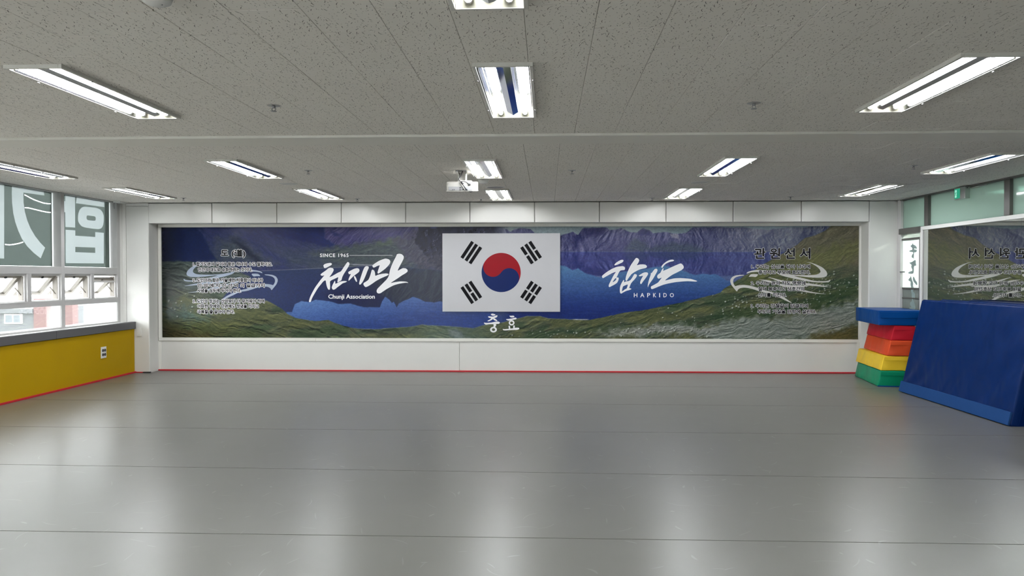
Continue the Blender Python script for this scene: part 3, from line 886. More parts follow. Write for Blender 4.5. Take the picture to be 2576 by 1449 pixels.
    patch(cl, 2.5, 14, 0.9, (112, 114, 146), None, None, st(relief(22, 10, 62, 35, 5), 0.72, 0.95))
    patch([(1040, 640), (1130, 640), (1130, 690), (1050, 680)], 8, 14, 0.65, (34, 36, 60), (92, 88, 102), RL(14, 12, 70, 33))
    lk, _ = poly([(645, 683), (700, 678.5), (780, 676.5), (850, 674), (935, 668), (1020, 674), (1130, 682), (1300, 684), (1300, 870), (700, 870), (545, 752), (560, 735), (600, 705)], 1.0)
    lake = np.zeros(U.shape)
    lake[_] = lk
    put(lake, (34, 52, 104), (18, 30, 76), st(U, 700, 1000))
    put(lake * st(720 - V, 0, 44) * 0.4, (52, 66, 96))
    patch([(905, 690), (960, 672), (1300, 676), (1300, 765), (1010, 765), (965, 745), (930, 720)], 12, 20, 0.85, (18, 26, 50), (58, 68, 82), RL(20, 60, 35, 36, 5, 1.0, 0.1), lake)
    patch([(830, 735), (900, 722), (960, 740), (960, 775), (860, 772)], 14, 20, 0.7, (12, 22, 70), None, None, lake)
    shore = np.interp(U, [600, 645, 780, 850, 935, 1000], [684, 682, 676, 673, 668, 669])
    put(st(1.3 - abs(V - shore), 0, 1.2) * st(U, 620, 660) * st(1010 - U, 0, 40) * 0.8, (128, 132, 146))
    put(st(2.2 - abs(V - np.interp(U, [880, 935], [665, 667])), 0, 1.5) * st(U, 870, 890) * st(945 - U, 0, 8) * 0.9, (150, 152, 164))
    top = [(700, 787), (719, 786), (735, 785), (742, 765), (759, 757), (779, 760), (794, 754), (829, 758), (854, 765), (881, 763), (897, 768), (916, 773), (956, 773), (961, 759), (969, 747), (980, 754), (986, 762), (991, 759), (998, 773), (1003, 764), (1017, 756), (1038, 747), (1051, 750), (1071, 759), (1092, 761), (1107, 757), (1120, 760), (1262, 770)]
    pale = below(top, 0.9, 2.5, 41) * left * st(U, 716, 722)
    put(pale, (100, 138, 200), (40, 68, 142), np.clip(st(V, 752, 822) * 0.7 + st(U, 760, 1080) * 0.55, 0, 1))
    put(pale * 0.12 * st(fbm(26, 2.2, 3, 44), 0.5, 0.8), (140, 170, 230))
    # ---------------- right view: peaks, their reflection, clear water
    Rt = 1 - left
    put(Rt, (150, 166, 172), (128, 146, 158), st(U, 1300, 1800))
    peaks = [(1240, 572), (1264, 574), (1275, 577), (1283, 583), (1297, 576), (1310, 574), (1335, 576), (1345, 586), (1410, 592), (1425, 588), (1440, 582), (1454, 591), (1464, 577), (1470, 574), (1486, 573), (1528, 573), (1533, 579), (1555, 576), (1561, 573), (1585, 584), (1601, 585), (1612, 577), (1618, 575), (1634, 579), (1642, 586), (1660, 584), (1675, 583), (1690, 588), (1726, 586), (1736, 577), (1744, 572), (1800, 571), (1880, 573), (1930, 578), (1960, 574), (2160, 566)]
    mt = below(peaks, 0.9, 3.5, 47) * Rt
    W2 = win(1235, 2165, 560, 640)
    wl = 634.0
    d1 = relief(70, 26, -62, 50, 5, 0.9, 0.5, W2)
    d2 = relief(60, 24, 56, 53, 5, 0.9, 0.5, W2)
    d3 = relief(22, 14, -75, 56, 4, 1.0, 0.3, W2)
    sel = st(fbm(120, 60, 0, 59, 2, False, W2), 0.42, 0.58)
    f = np.clip((d1 * (1 - sel) + d2 * sel) * 0.65 + d3 * 0.35, 0, 1)
    f = np.clip((f - 0.22) * 1.5, 0, 1)
    big = fbm(60, 40, -50, 62, 3, False, W2)
    f = np.clip(f * (0.55 + 0.9 * big), 0, 1)
    lo = np.array((46, 50, 98), float) + st(U[W2], 1620, 1950)[..., None] * np.array((18, 20, 6))
    hi = np.array((142, 142, 178), float) + st(U[W2], 1700, 1950)[..., None] * np.array((8, 12, -14))
    c = lo + (hi - lo) * f[..., None]
    mk = mt[W2][..., None]
    img[W2] = img[W2] * (1 - mk) + c * mk
    patch([(1440, 596), (1456, 582), (1462, 600), (1448, 620)], 4, 8, 0.7, (36, 40, 96), None, None, mt)
    patch([(1462, 588), (1470, 574), (1528, 574), (1520, 590), (1490, 600)], 4, 10, 0.55, (44, 46, 96), None, None, mt)
    patch([(1600, 590), (1612, 577), (1632, 580), (1636, 592)], 3, 6, 0.7, (40, 44, 100), None, None, mt)
    patch([(1440, 634), (1470, 600), (1500, 592), (1478, 634)], 5, 8, 0.45, (120, 120, 160), None, None, mt)
    patch([(1510, 634), (1540, 600), (1556, 584), (1580, 606), (1560, 634)], 6, 10, 0.4, (52, 54, 104), (112, 110, 150), RL(18, 9, -70, 55, 4), mt)
    patch([(1570, 634), (1592, 600), (1640, 620), (1700, 612), (1745, 616), (1790, 634)], 7, 12, 0.75, (52, 66, 92), (92, 104, 112), RL(26, 9, 5, 57, 4, 0.4, 1), mt)
    patch([(1684, 588), (1706, 588), (1710, 602), (1692, 598)], 2, 6, 0.7, (168, 166, 178), None, None, mt)
    put(st(2.0 - abs(V - wl), 0, 1.5) * Rt * 0.5 * st(fbm(20, 4, 0, 58), 0.5, 0.7), (150, 150, 160))
    wat = st(V - wl, -0.8, 0.8) * Rt
    put(wat, (92, 136, 182), (26, 50, 126), st(V, 668, 775))
    put(wat * st(V, 770, 806) * 0.6, (18, 38, 106))
    put(wat * 0.10 * st(fbm(40, 2.5, 0, 61), 0.5, 0.8), (130, 160, 220))
    rb = [(1240, 660), (1400, 666), (1425, 670), (1440, 680), (1454, 674), (1471, 685), (1486, 691), (1509, 697), (1532, 694), (1555, 685), (1590, 680), (1631, 674), (1674, 668), (1718, 682), (1747, 691), (1776, 689), (1800, 690), (1830, 706), (1850, 712)]
    rf = (1 - below(rb, 1.6, 5, 63)) * wat
    # the reflection repeats the peaks upside down, softer and bluer
    mir = np.clip(2 * wl - V, 566, None)
    rows = np.interp(mir[:, nx // 2], V[:, nx // 2], np.arange(ny))
    src = img[np.clip(np.round(rows).astype(int), 0, ny - 1)]
    src = (src + np.roll(src, 1, 0) + np.roll(src, -1, 0)) / 3
    c = src * np.array((0.70, 0.72, 0.88)) + np.array((4, 6, 18))
    rf = rf[..., None] * 0.95
    img[:] = img * (1 - rf) + c * rf
    put(rf[..., 0] * 0.35 * st(fbm(60, 3, 0, 67, 3), 0.4, 0.7), (66, 70, 122))
    # ---------------- the grassy shore that runs right across
    hill = [(408, 657), (480, 658), (545, 668), (600, 684), (640, 700), (648, 748), (667, 755), (690, 765), (709, 777), (723, 790), (744, 800), (780, 806), (800, 807), (827, 805), (839, 811), (864, 819), (889, 825), (916, 827.5), (947, 827.5), (988, 825), (1030, 822), (1063, 817), (1120, 820), (1190, 825.5), (1216, 818), (1260, 812), (1303, 801), (1326, 795), (1358, 795), (1379, 801), (1483, 805), (1515, 798), (1558, 789), (1631, 778), (1718, 759), (1776, 746), (1811, 736), (1821, 726), (1848, 709), (1873, 692.5), (1896, 680), (1925, 661), (1952, 647), (1977, 632.5), (2004, 616), (2024, 599), (2049, 593), (2070, 583), (2086, 572), (2100, 560), (2160, 540)]
    hm = below(hill, 0.9, 3.0, 70)
    lk, w = poly([(660, 683), (610, 706), (572, 735), (560, 750), (640, 751), (668, 757), (700, 700)], 2.0)
    hm[w] = hm[w] * (1 - lk)
    gl = relief(60, 14, 17, 72, 5, 0.25, 1.0)
    gr = relief(60, 16, -15, 74, 5, 0.25, 1.0)
    g = np.where(U < 1150, gl, gr)
    pat = fbm(70, 22, -8, 76, 4)
    put(hm, (40, 47, 40), (108, 112, 86), np.clip((g - 0.12) * 1.2, 0, 1))
    put(hm * st(pat, 0.45, 0.62) * 0.5, (108, 106, 58), (66, 74, 42), np.clip(1.15 - g, 0, 1))
    put(hm * st(0.5 - pat, 0.0, 0.14) * 0.55, (30, 52, 36), (54, 74, 48), g)
    # left slope, cool and grey above, warm green below
    put(hm * st(760 - V + (fbm(60, 20, 10, 78) - 0.5) * 60, -10, 40) * st(720 - U, 0, 60) * 0.8, (40, 50, 56), (88, 98, 98), gl)
    patch([(408, 772), (470, 775), (530, 800), (520, 812), (430, 806), (408, 800)], 10, 20, 0.6, (42, 62, 64), (92, 122, 120), RL(24, 8, 14, 79, 4, 0.3, 1), hm)
    put(hm * st(V - (790 + (U - 408) * 0.12), 0, 20) * st(720 - U, 0, 100) * 0.5, (32, 38, 24), (84, 94, 50), gl)
    patch([(400, 822), (450, 826), (560, 850), (400, 860)], 8, 12, 0.85, (36, 34, 24), (96, 88, 56), RL(30, 7, 24, 82, 4, 0.3, 1), hm)
    put(hm * st(0.30 - gl, 0, 0.12) * st(1000 - U, 0, 60) * 0.6, (18, 24, 20))
    put(hm * st(U, 1000, 1080) * st(1260 - U, 0, 60) * 0.6, (50, 70, 64), (104, 118, 104), gl)
    patch([(1125, 826), (1150, 830), (1180, 853), (1140, 853)], 5, 10, 0.7, (134, 140, 146), (80, 92, 92), F(7, 3, 15, 3), hm)
    # right flank
    far = st(U, 1880, 2000) * st(700 - V, 0, 40)
    put(hm * far * 0.8, (74, 70, 60), (124, 114, 94), relief(44, 13, -36, 84, 5, 0.6, 0.9))
    patch([(1900, 680), (2000, 640), (2160, 600), (2160, 650), (2060, 680), (1960, 705), (1850, 730)], 14, 24, 0.5, (70, 78, 42), (118, 122, 68), RL(36, 12, -26, 86, 5, 0.4, 1), hm)
    patch([(1800, 780), (1960, 770), (2060, 740), (2160, 705), (2160, 745), (2050, 775), (1900, 800), (1800, 800)], 10, 20, 0.55, (34, 58, 38), None, None, hm)
    patch([(1830, 800), (1960, 800), (2070, 775), (2160, 755), (2160, 820), (2080, 836), (2000, 860), (1790, 860), (1740, 835)], 9, 18, 0.9, (64, 74, 70), (164, 168, 162), RL(34, 7, -15, 88, 5, 0.3, 1), hm)
    patch([(2020, 853), (2080, 838), (2165, 818), (2165, 860), (2020, 860)], 6, 12, 0.85, (54, 56, 34), (100, 92, 56), RL(20, 8, -12, 89, 4, 0.3, 1), hm)
    patch([(1500, 836), (1580, 826), (1660, 815), (1790, 822), (1800, 836), (1700, 840), (1560, 846)], 7, 16, 0.85, (84, 88, 84), (168, 170, 166), RL(12, 5, -6, 90, 4, 0.4, 1), hm)
    patch([(1360, 838), (1500, 822), (1620, 815), (1560, 828), (1430, 842)], 8, 14, 0.5, (34, 56, 42), None, None, hm)
    put(st(1.1 - abs(V - np.interp(U, [p[0] for p in hill], [p[1] for p in hill])), 0, 1) * st(U, 880, 900) * st(1480 - U, 0, 60) * 0.4, (150, 156, 168))
    put(st(1.6 - abs(V - 803.5), 0, 1) * st(U, 1438, 1450) * st(1484 - U, 0, 8), (178, 180, 186))
    # scattered boulders, pale with a dark foot
    stones, foot = np.zeros(U.shape), np.zeros(U.shape)
    for (cu, cv), (ru, rv), n, r in (((2050, 712), (110, 30), 130, 1.5), ((1960, 760), (150, 26), 80, 1.4), ((1850, 775), (60, 26), 30, 1.8), ((1640, 830), (180, 16), 60, 1.6), ((1400, 838), (140, 12), 30, 1.4), ((450, 770), (44, 30), 22, 1.4), ((1700, 790), (120, 30), 16, 1.4)):
        for _ in range(n):
            a, b = rng.normal(cu, ru * 0.5), rng.normal(cv, rv * 0.5)
            rr = r * rng.uniform(0.4, 1.3)
            i0, i1 = np.searchsorted(us, [a - 6, a + 6])
            sub = (slice(None), slice(i0, i1))
            d = ((U[sub] - a) / (rr * 1.3)) ** 2 + ((V[sub] - b) / rr) ** 2
            stones[sub] = np.maximum(stones[sub], st(1.3 - d, 0, 0.8) * rng.uniform(0.35, 1.0))
            d = ((U[sub] - a - rr) / (rr * 1.5)) ** 2 + ((V[sub] - b - rr * 0.9) / rr) ** 2
            foot[sub] = np.maximum(foot[sub], st(1.3 - d, 0, 0.8) * 0.6)
    put(hm * foot, (34, 40, 32))
    put(hm * stones * 0.85, (184, 188, 180))
    # overall grain of the enlarged photograph
    img *= (0.88 + 0.24 * fbm(4, 2.5, 10, 95, 3))[..., None]
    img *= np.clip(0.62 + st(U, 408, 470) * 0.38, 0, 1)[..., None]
    img *= (1 + 0.22 * hm)[..., None]
    img[:] = np.clip(img, 0, 255)
    lin = img / 255
    lin = np.where(lin <= 0.04045, lin / 12.92, ((lin + 0.055) / 1.055) ** 2.4)
    lin = np.clip(lin * PRINT_GAIN, 0, 0.85)
    # the sheet itself
    co = np.empty((ny, nx, 3), np.float32)
    co[..., 0] = xs[None, :]
    co[..., 1] = MY
    co[..., 2] = zs[:, None]
    idx = np.arange(nx * ny).reshape(ny, nx)
    quads = np.stack([idx[1:, :-1], idx[1:, 1:], idx[:-1, 1:], idx[:-1, :-1]], -1).reshape(-1, 4)
    me = bpy.data.meshes.new('printed_sheet')
    me.vertices.add(nx * ny)
    me.vertices.foreach_set('co', co.ravel())
    me.loops.add(quads.size)
    me.loops.foreach_set('vertex_index', quads.ravel().astype(np.int32))
    me.polygons.add(len(quads))
    me.polygons.foreach_set('loop_start', np.arange(0, quads.size, 4, dtype=np.int32))
    at = me.color_attributes.new('print', 'FLOAT_COLOR', 'POINT')
    at.data.foreach_set('color', np.concatenate([lin, np.ones(lin.shape[:2] + (1,))], -1).astype(np.float32).ravel())
    me.update()
    me.validate()
    return me
PRINT_GAIN = 0.76
m, nt, out = new_mat('mural_print')
p = N(nt, 'ShaderNodeBsdfPrincipled')
ca = N(nt, 'ShaderNodeVertexColor', layer_name='print')
geo = N(nt, 'ShaderNodeNewGeometry')
gn = N(nt, 'ShaderNodeTexNoise')
gn.inputs['Scale'].default_value = 90
gn.inputs['Detail'].default_value = 3
nt.links.new(geo.outputs['Position'], gn.inputs['Vector'])
nt.links.new(mix_rgb(nt, 0.35, ca.outputs['Color'], mix_rgb(nt, gn.outputs['Fac'], (0.35, 0.35, 0.35), (1.65, 1.65, 1.65)), 'MULTIPLY'), p.inputs['Base Color'])
p.inputs['Roughness'].default_value = 0.26
p.inputs['Specular IOR Level'].default_value = 0.25
nt.links.new(p.outputs[0], out.inputs[0])

mural = thing('wall_mural', 'wide framed landscape mural of a mountain lake with white lettering on the back wall', 'mural', (-0.47, 11.04, 0.45))
def child(o):
    o.parent = mural
    o.matrix_parent_inverse = Matrix.Translation(-Vector(mural.location))
    return o
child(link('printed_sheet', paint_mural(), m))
child(box('backing_board', MX0 - 0.002, MX1 + 0.002, MY + 0.002, 11.068, MZ0 - 0.002, MZ1 + 0.002, M_WHITE))
# frame lengths with butt joints
fz0, fz1 = 0.452, 2.206
joints_b = [-5.700, -3.306, -0.936, 1.413, 3.833, 4.757]
joints_t = [-5.700, -4.67, -2.325, -0.035, 2.275, 4.757]
for js, z0, z1 in ((joints_b, fz0, MZ0), (joints_t, MZ1, fz1)):
    for a, b in zip(js, js[1:]):
        child(box('frame_rail', a + 0.0008, b - 0.0008, 11.018, 11.068, z0, z1, M_TRIM, None, 0.004))
child(box('frame_stile', -5.700, MX0, 11.016, 11.068, MZ0, MZ1, M_TRIM, None, 0.004))
child(box('frame_stile', MX1, 4.737, 11.016, 11.068, MZ0, MZ1, M_TRIM, None, 0.004))

# ---- lettering
def lettering(name, text, u0, u1, v0, v1, mat, depth, shifts=((0, 0),), spacing=1.0):
    """text fitted to the box u0..u1, v0..v1 of the sheet; shifted repeats thicken the strokes"""
    P, F = GLYPHS[text]
    lo, hi = P.min(0), P.max(0)
    Q = (P - lo) / (hi - lo)
    verts, faces = [], []
    for k, (du, dv) in enumerate(shifts):
        b = len(verts)
        verts += [sheet((u0 + q[0] * (u1 - u0) + du, v1 - q[1] * (v1 - v0) + dv), depth + 0.00002 * k) for q in Q]
        faces += [tuple(b + i for i in f) for f in F]
    me = bpy.data.meshes.new(name)
    me.from_pydata(verts, [], faces)
    me.update()
    o = child(link(name, me, mat))
    if len(text) > 1:
        o['kind'] = 'stuff'          # glyphs too small to pick apart one by one
    return o
def ring8(r):
    return [(r * math.cos(k * math.pi / 4), r * math.sin(k * math.pi / 4)) for k in range(8)]
def outlined(name, text, u0, u1, v0, v1, o=1.25, b=0.42, spacing=1.0):
    lettering(name + '_outline', text, u0, u1, v0, v1, M_PRINTWHITE, 0.0008, ring8(o), spacing)
    lettering(name, text, u0, u1, v0, v1, M_PRINTBLACK, 0.0016, [(b, 0), (-b, 0), (0, b), (0, -b)], spacing)
s = 6.586
def L(text, a, b, c, h=70, o=1.5, ox=460.0, nm='lettering'):
    outlined(nm, text, ox + a / s + 0.8, ox + b / s - 0.8, 600 + (c - h / 2) / s + 0.6, 600 + (c + h / 2) / s - 0.6, o)
outlined('title_lettering', '도 (道)', 460 + 642 / s, 460 + 1040 / s, 600 + 182 / s, 600 + 318 / s, 1.7, 0.75)
L('1. 합기도관의 길이라 함은 하나의 수도 철학이요.', 170, 1490, 425)
L('인간의 대도로 승화하려는 것이다.', 255, 1160, 517)
L('2. 도인이라 함은 기술에만 치중함이 아니라', 165, 1335, 690)
L('인·의·예·지·신·선·덕 의 일곱가지', 243, 1360, 778)
L('사념을 심두에 두어야 한다.', 238, 970, 863)
L('3. 도인의 정의는 산악보다 더 무거워야 하며', 165, 1355, 1037)
L('어떠한 장애와 난관에도 정념을 가지고', 243, 1265, 1122)
L('극복할 줄 알아야 한다.', 238, 860, 1213)
for ch, a, b in (('관', 505, 690), ('원', 762, 930), ('선', 1008, 1175), ('서', 1262, 1428)):
    outlined('title_lettering', ch, 1820 + a / s, 1820 + b / s, 600 + 160 / s, 600 + 332 / s, 1.5, 0.9)
for t, a, b, c in (('1. 우리는 심신을 닦아 나라에', 452, 1435, 462), ('충성하고 부모에 효도한다.', 570, 1438, 557), ('2. 우리는 관의 지도 명령에', 447, 1358, 737), ('절대 복종하고 상호간의', 567, 1338, 833), ('신의를 지킨다.', 565, 1045, 932), ('3. 우리는 강철같이 단결하여', 445, 1402, 1112), ('무도의 기질을 만방에 살린다.', 560, 1540, 1208)):
    L(t, a, b, c, 74, 1.1, 1820.0)
B4 = [(0.22, 0), (-0.22, 0), (0, 0.22), (0, -0.22)]
B5 = [(0.4, 0), (-0.4, 0), (0, 0.3), (0, -0.3)]
lettering('since_lettering', 'SINCE 1965', 806, 877.5, 638, 646.5, M_PRINTWHITE, 0.001, B5, 1.15)
lettering('association_lettering', 'Chunji Association', 826.5, 943, 740.5, 754.5, M_PRINTWHITE, 0.001, B5)
for ch, a, b in (('H', 922, 990), ('A', 1052, 1132), ('P', 1192, 1250), ('K', 1312, 1372), ('I', 1435, 1450), ('D', 1520, 1585), ('O', 1650, 1730)):
    lettering('capital_letter', ch, 1480 + a / 8.05, 1480 + b / 8.05, 737.0, 747.2, M_PRINTWHITE, 0.001, B4)
child(flat_shape('thin_rule', [[[(880, 642.0), (988, 642.0), (988, 642.9), (880, 642.9)]]], lambda p: sheet(p, 0.001), M_PRINTWHITE))
def brush(name, polys, sc_, ou, ov, mat, d=0.0012, smooth=1):
    return child(flat_shape(name, [[[(ou + x / sc_, ov + y / sc_) for x, y in l] for l in loops] for loops in polys], lambda p: sheet(p, d), mat, None, smooth))
K1 = [[(560,435),(590,410),(640,395),(700,388),(725,400),(722,425),(690,445),(640,470),(600,490),(575,485)]]
K2 = [[(505,610),(540,580),(600,540),(660,490),(700,478),(745,490),(760,520),(750,550),(720,600),(690,640),(672,662),(720,645),(780,610),(850,570),(890,555),(915,525),(950,470),(1010,385),(1025,370),(1050,380),(1062,410),(1040,460),(990,540),(950,600),(920,660),(905,720),(880,735),(850,755),(825,760),(835,710),(850,655),(780,690),(720,715),(685,740),(688,800),(690,850),(685,890),(670,905),(650,890),(630,850),(615,790),(605,715),(560,740),(520,790),(470,850),(430,910),(395,970),(365,1020),(335,1080),(320,1130),(300,1138),(283,1128),(290,1090),(310,1030),(350,950),(400,860),(450,790),(510,710),(560,650),(585,625),(545,635),(520,632)]]
K3 = [[(780,725),(790,760),(785,790),(840,765),(900,740),(960,732),(1015,738),(985,760),(930,775),(880,815),(830,850),(790,885),(760,900),(735,895),(718,860),(730,820),(755,770)]]
K4 = [[(1030,565),(1080,535),(1150,500),(1205,487),(1240,500),(1252,540),(1230,570),(1190,600),(1140,635),(1095,680),(1060,715),(1040,733),(1040,700),(1060,650),(1090,595),(1050,608)]]
K5 = [[(1150,628),(1175,655),(1195,700),(1203,750),(1185,748),(1160,705),(1143,660)]]
K6 = [[(1355,460),(1390,447),(1425,460),(1425,490),(1400,540),(1370,620),(1340,690),(1310,750),(1270,800),(1250,805),(1240,780),(1255,720),(1280,640),(1310,550),(1335,490)]]
K7 = [[(1490,440),(1540,400),(1620,350),(1700,318),(1750,305),(1810,320),(1840,355),(1830,400),(1790,450),(1740,500),(1680,545),(1610,595),(1590,580),(1600,540),(1620,480),(1640,430),(1590,445),(1540,475),(1510,478)]]
K8 = [[(1500,515),(1530,535),(1545,580),(1548,640),(1600,615),(1680,595),(1760,588),(1808,598),(1790,625),(1720,655),(1640,690),(1560,735),(1490,785),(1420,830),(1365,852),(1340,830),(1320,795),(1330,770),(1380,740),(1420,710),(1450,640),(1470,570),(1482,525)]]
K9 = [[(1950,260),(1960,225),(2005,212),(2060,225),(2095,265),(2090,310),(2060,370),(2010,460),(1970,545),(2030,510),(2075,487),(2130,492),(2165,520),(2165,555),(2120,590),(2050,630),(1980,680),(1910,725),(1870,750),(1838,775),(1920,755),(2020,740),(2100,742),(2155,750),(2182,770),(2130,765),(2060,775),(1980,790),(1900,815),(1830,850),(1760,890),(1700,930),(1650,965),(1610,973),(1580,955),(1572,920),(1590,880),(1640,830),(1700,770),(1760,710),(1800,655),(1815,600),(1830,520),(1860,440),(1900,350)]]
for nm, ks in (('brush_syllable', [K1, K2, K3]), ('brush_syllable', [K4, K5, K6]), ('brush_syllable', [K7, K8, K9])):
    brush(nm, ks, 7.576, 740, 610, M_PRINTWHITE)
Q1 = [[(522,375),(545,340),(600,300),(660,270),(700,268),(712,290),(690,320),(640,345),(580,370),(535,383)]]
Q2 = [[(272,600),(300,570),(380,510),(470,455),(560,415),(640,400),(700,396),(735,415),(742,445),(732,475),(690,478),(650,485),(625,510),(600,560),(580,605),(565,630),(600,622),(616,640),(605,690),(580,735),(530,770),(470,800),(430,822),(410,810),(415,770),(440,720),(470,660),(500,600),(530,550),(560,510),(500,530),(430,565),(350,610),(300,640),(283,635)], [(564,640),(566,662),(545,690),(500,722),(492,716),(520,672),(545,642)]]
Q3 = [[(970,228),(1010,245),(1030,280),(1010,330),(975,382),(1040,362),(1110,360),(1160,370),(1187,400),(1175,430),(1120,445),(1050,460),(980,490),(920,525),(870,560),(840,600),(810,640),(780,690),(760,695),(750,665),(760,610),(785,530),(820,450),(860,370),(910,300),(945,250)]]
Q4 = [[(700,690),(715,670),(725,690),(720,725),(760,705),(810,700),(850,680),(880,640),(910,590),(930,555),(965,560),(985,580),(970,620),(930,670),(890,710),(860,750),(840,800),(825,840),(865,850),(872,862),(830,880),(770,895),(710,925),(660,957),(640,930),(635,880),(640,820),(660,760)], [(700,805),(735,790),(800,762),(790,810),(775,850),(740,865),(700,895),(680,910),(685,860)]]
Q5 = [[(1015,590),(1060,560),(1110,530),(1165,518),(1205,530),(1208,560),(1185,600),(1150,650),(1110,700),(1075,755),(1060,760),(1045,740),(1055,690),(1080,640),(1110,590),(1070,598),(1035,605)]]
Q6 = [[(1258,545),(1285,530),(1320,480),(1350,450),(1385,450),(1400,475),(1385,520),(1350,580),(1310,650),(1260,720),(1220,780),(1205,830),(1200,790),(1215,710),(1240,630),(1265,560)]]
Q7 = [[(1475,410),(1490,380),(1540,330),(1600,290),(1660,268),(1710,264),(1735,280),(1720,297),(1650,310),(1590,335),(1540,370),(1510,410),(1495,435),(1480,430)]]
Q8 = [[(1515,430),(1520,465),(1505,495),(1580,465),(1700,410),(1800,365),(1870,338),(1910,370),(1930,410),(1925,440),(1880,480),(1800,520),(1700,570),(1620,625),(1570,665),(1545,690),(1640,665),(1740,642),(1860,637),(1980,645),(2080,655),(2140,675),(2210,697),(2180,710),(2100,705),(2000,700),(1880,708),(1760,720),(1650,740),(1540,765),(1430,805),(1350,840),(1300,860),(1270,858),(1262,810),(1320,780),(1410,730),(1440,690),(1490,625),(1420,655),(1395,630),(1390,595),(1410,565),(1460,530),(1480,480)]]
for ks in ([Q1, Q2, Q3, Q4], [Q5, Q6], [Q7, Q8]):
    brush('brush_syllable', ks, 8.05, 1480, 620, M_PRINTWHITE)
C1 = [[[(672,1100),(690,1092),(715,1097),(732,1103),(728,1115),(700,1120),(680,1112)]],
      [[(636,1132),(650,1125),(700,1132),(735,1118),(750,1112),(760,1120),(748,1140),(710,1150),(690,1170),(650,1190),(628,1187),(640,1178),(665,1165),(680,1148),(650,1145)]],
      [[(715,1148),(740,1165),(758,1182),(745,1188),(715,1175),(700,1160)]],
      [[(585,1205),(620,1210),(680,1205),(740,1192),(775,1193),(790,1207),(775,1222),(738,1222),(742,1245),(725,1262),(705,1258),(712,1225),(650,1225),(610,1232),(590,1218)]],
      [ellipse(707, 1294, 43, 36), ellipse(707, 1294, 20, 17)]]
C2 = [[[(905,1118),(925,1120),(955,1117),(972,1125),(965,1140),(935,1142),(915,1135)]],
      [[(864,1162),(890,1160),(950,1152),(985,1140),(1000,1152),(990,1165),(950,1170),(900,1182),(870,1172)]],
      [ellipse(935, 1208, 36, 34), ellipse(935, 1208, 18, 16)],
      [[(820,1285),(850,1288),(930,1280),(1000,1268),(1028,1270),(1033,1285),(1010,1297),(930,1298),(860,1305),(830,1302)]],
      [[(895,1245),(912,1242),(920,1280),(900,1285)]], [[(955,1243),(975,1240),(975,1272),(955,1278)]]]
for c in (C1, C2):
    brush('brush_syllable', c, 4.997, 1100, 570, M_PRINTWHITE)
EAGLE = [
 [[(345,600),(280,600),(200,608),(140,635),(110,680),(110,720),(130,770),(170,820),(220,880),(240,840),(280,818),(340,810),(420,820),(500,840),(570,865),(660,890),(760,902),(830,930),(900,965),(980,1000),(1060,1040),(1140,1070),(1090,1030),(1000,970),(920,930),(850,900),(760,872),(660,850),(560,812),(480,788),(400,772),(320,765),(230,775),(190,790),(165,750),(155,710),(165,670),(200,640),(260,622),(330,612)]],
 [[(375,575),(400,550),(470,530),(560,518),(640,522),(720,530),(790,540),(770,556),(700,552),(620,548),(560,550),(500,552),(430,562),(390,578)]],
 [[(412,632),(430,610),(450,590),(500,585),(570,588),(560,615),(530,638),(480,630)]],
 [[(850,545),(960,570),(1100,595),(1250,605),(1400,605),(1520,600),(1580,580),(1605,550),(1590,510),(1550,470),(1480,425),(1420,400),(1340,383),(1430,395),(1540,430),(1640,480),(1700,540),(1718,590),(1700,625),(1640,645),(1540,648),(1400,640),(1280,625),(1150,615),(1240,640),(1360,665),(1450,690),(1560,705),(1680,705),(1740,695),(1760,675),(1770,690),(1750,715),(1690,725),(1560,725),(1440,715),(1300,690),(1150,660),(1000,625),(900,590)]],
 [[(720,640),(800,650),(900,675),(1000,700),(1100,705),(1200,715),(1300,730),(1420,740),(1560,760),(1680,785),(1760,800),(1640,797),(1500,785),(1400,776),(1240,755),(1100,748),(980,730),(880,695),(800,662)]],
 [[(560,680),(680,680),(800,700),(900,735),(1000,765),(1100,772),(1250,775),(1440,780),(1300,800),(1150,806),(1000,798),(880,765),(780,728),(660,695)]],
 [[(1000,790),(1150,800),(1300,840),(1450,880),(1600,905),(1720,918),(1560,912),(1400,893),(1250,866),(1120,836)]]]
brush('eagle_emblem', EAGLE, 6.587, 1820, 600, M_LOGO, 0.0004)
EAGLE_L = [[[(1580 - (x - 105) * 0.94, 0.95 * y + 25) for x, y in l] for l in loops] for loops in EAGLE]
brush('eagle_emblem', EAGLE_L, 6.586, 460, 600, M_LOGOBLUE, 0.0004)

# ------------------------------------------------------------------ flag board
FX, FZ, FW, FH = -0.526, 1.480, 1.747, 1.162
flag = thing('flag_board', 'white flag board with a red and blue circle and black bars, mounted over the mural', 'flag', (FX, 11.02, FZ - FH / 2))
bm = bmesh.new()
bm_box(bm, -FW / 2, FW / 2, -0.012, 0.016, 0, FH, 0.002)
link('board', fin(bm, 'board'), M_FLAGWHITE, flag)
def fl(p, d=0.0135):
    return (p[0], -d, FH / 2 + p[1])
d = FH / 2
r = d / 2
ang = math.atan2(2, 3)
def rot(p, a):
    return (p[0] * math.cos(a) - p[1] * math.sin(a), p[0] * math.sin(a) + p[1] * math.cos(a))
n = 40
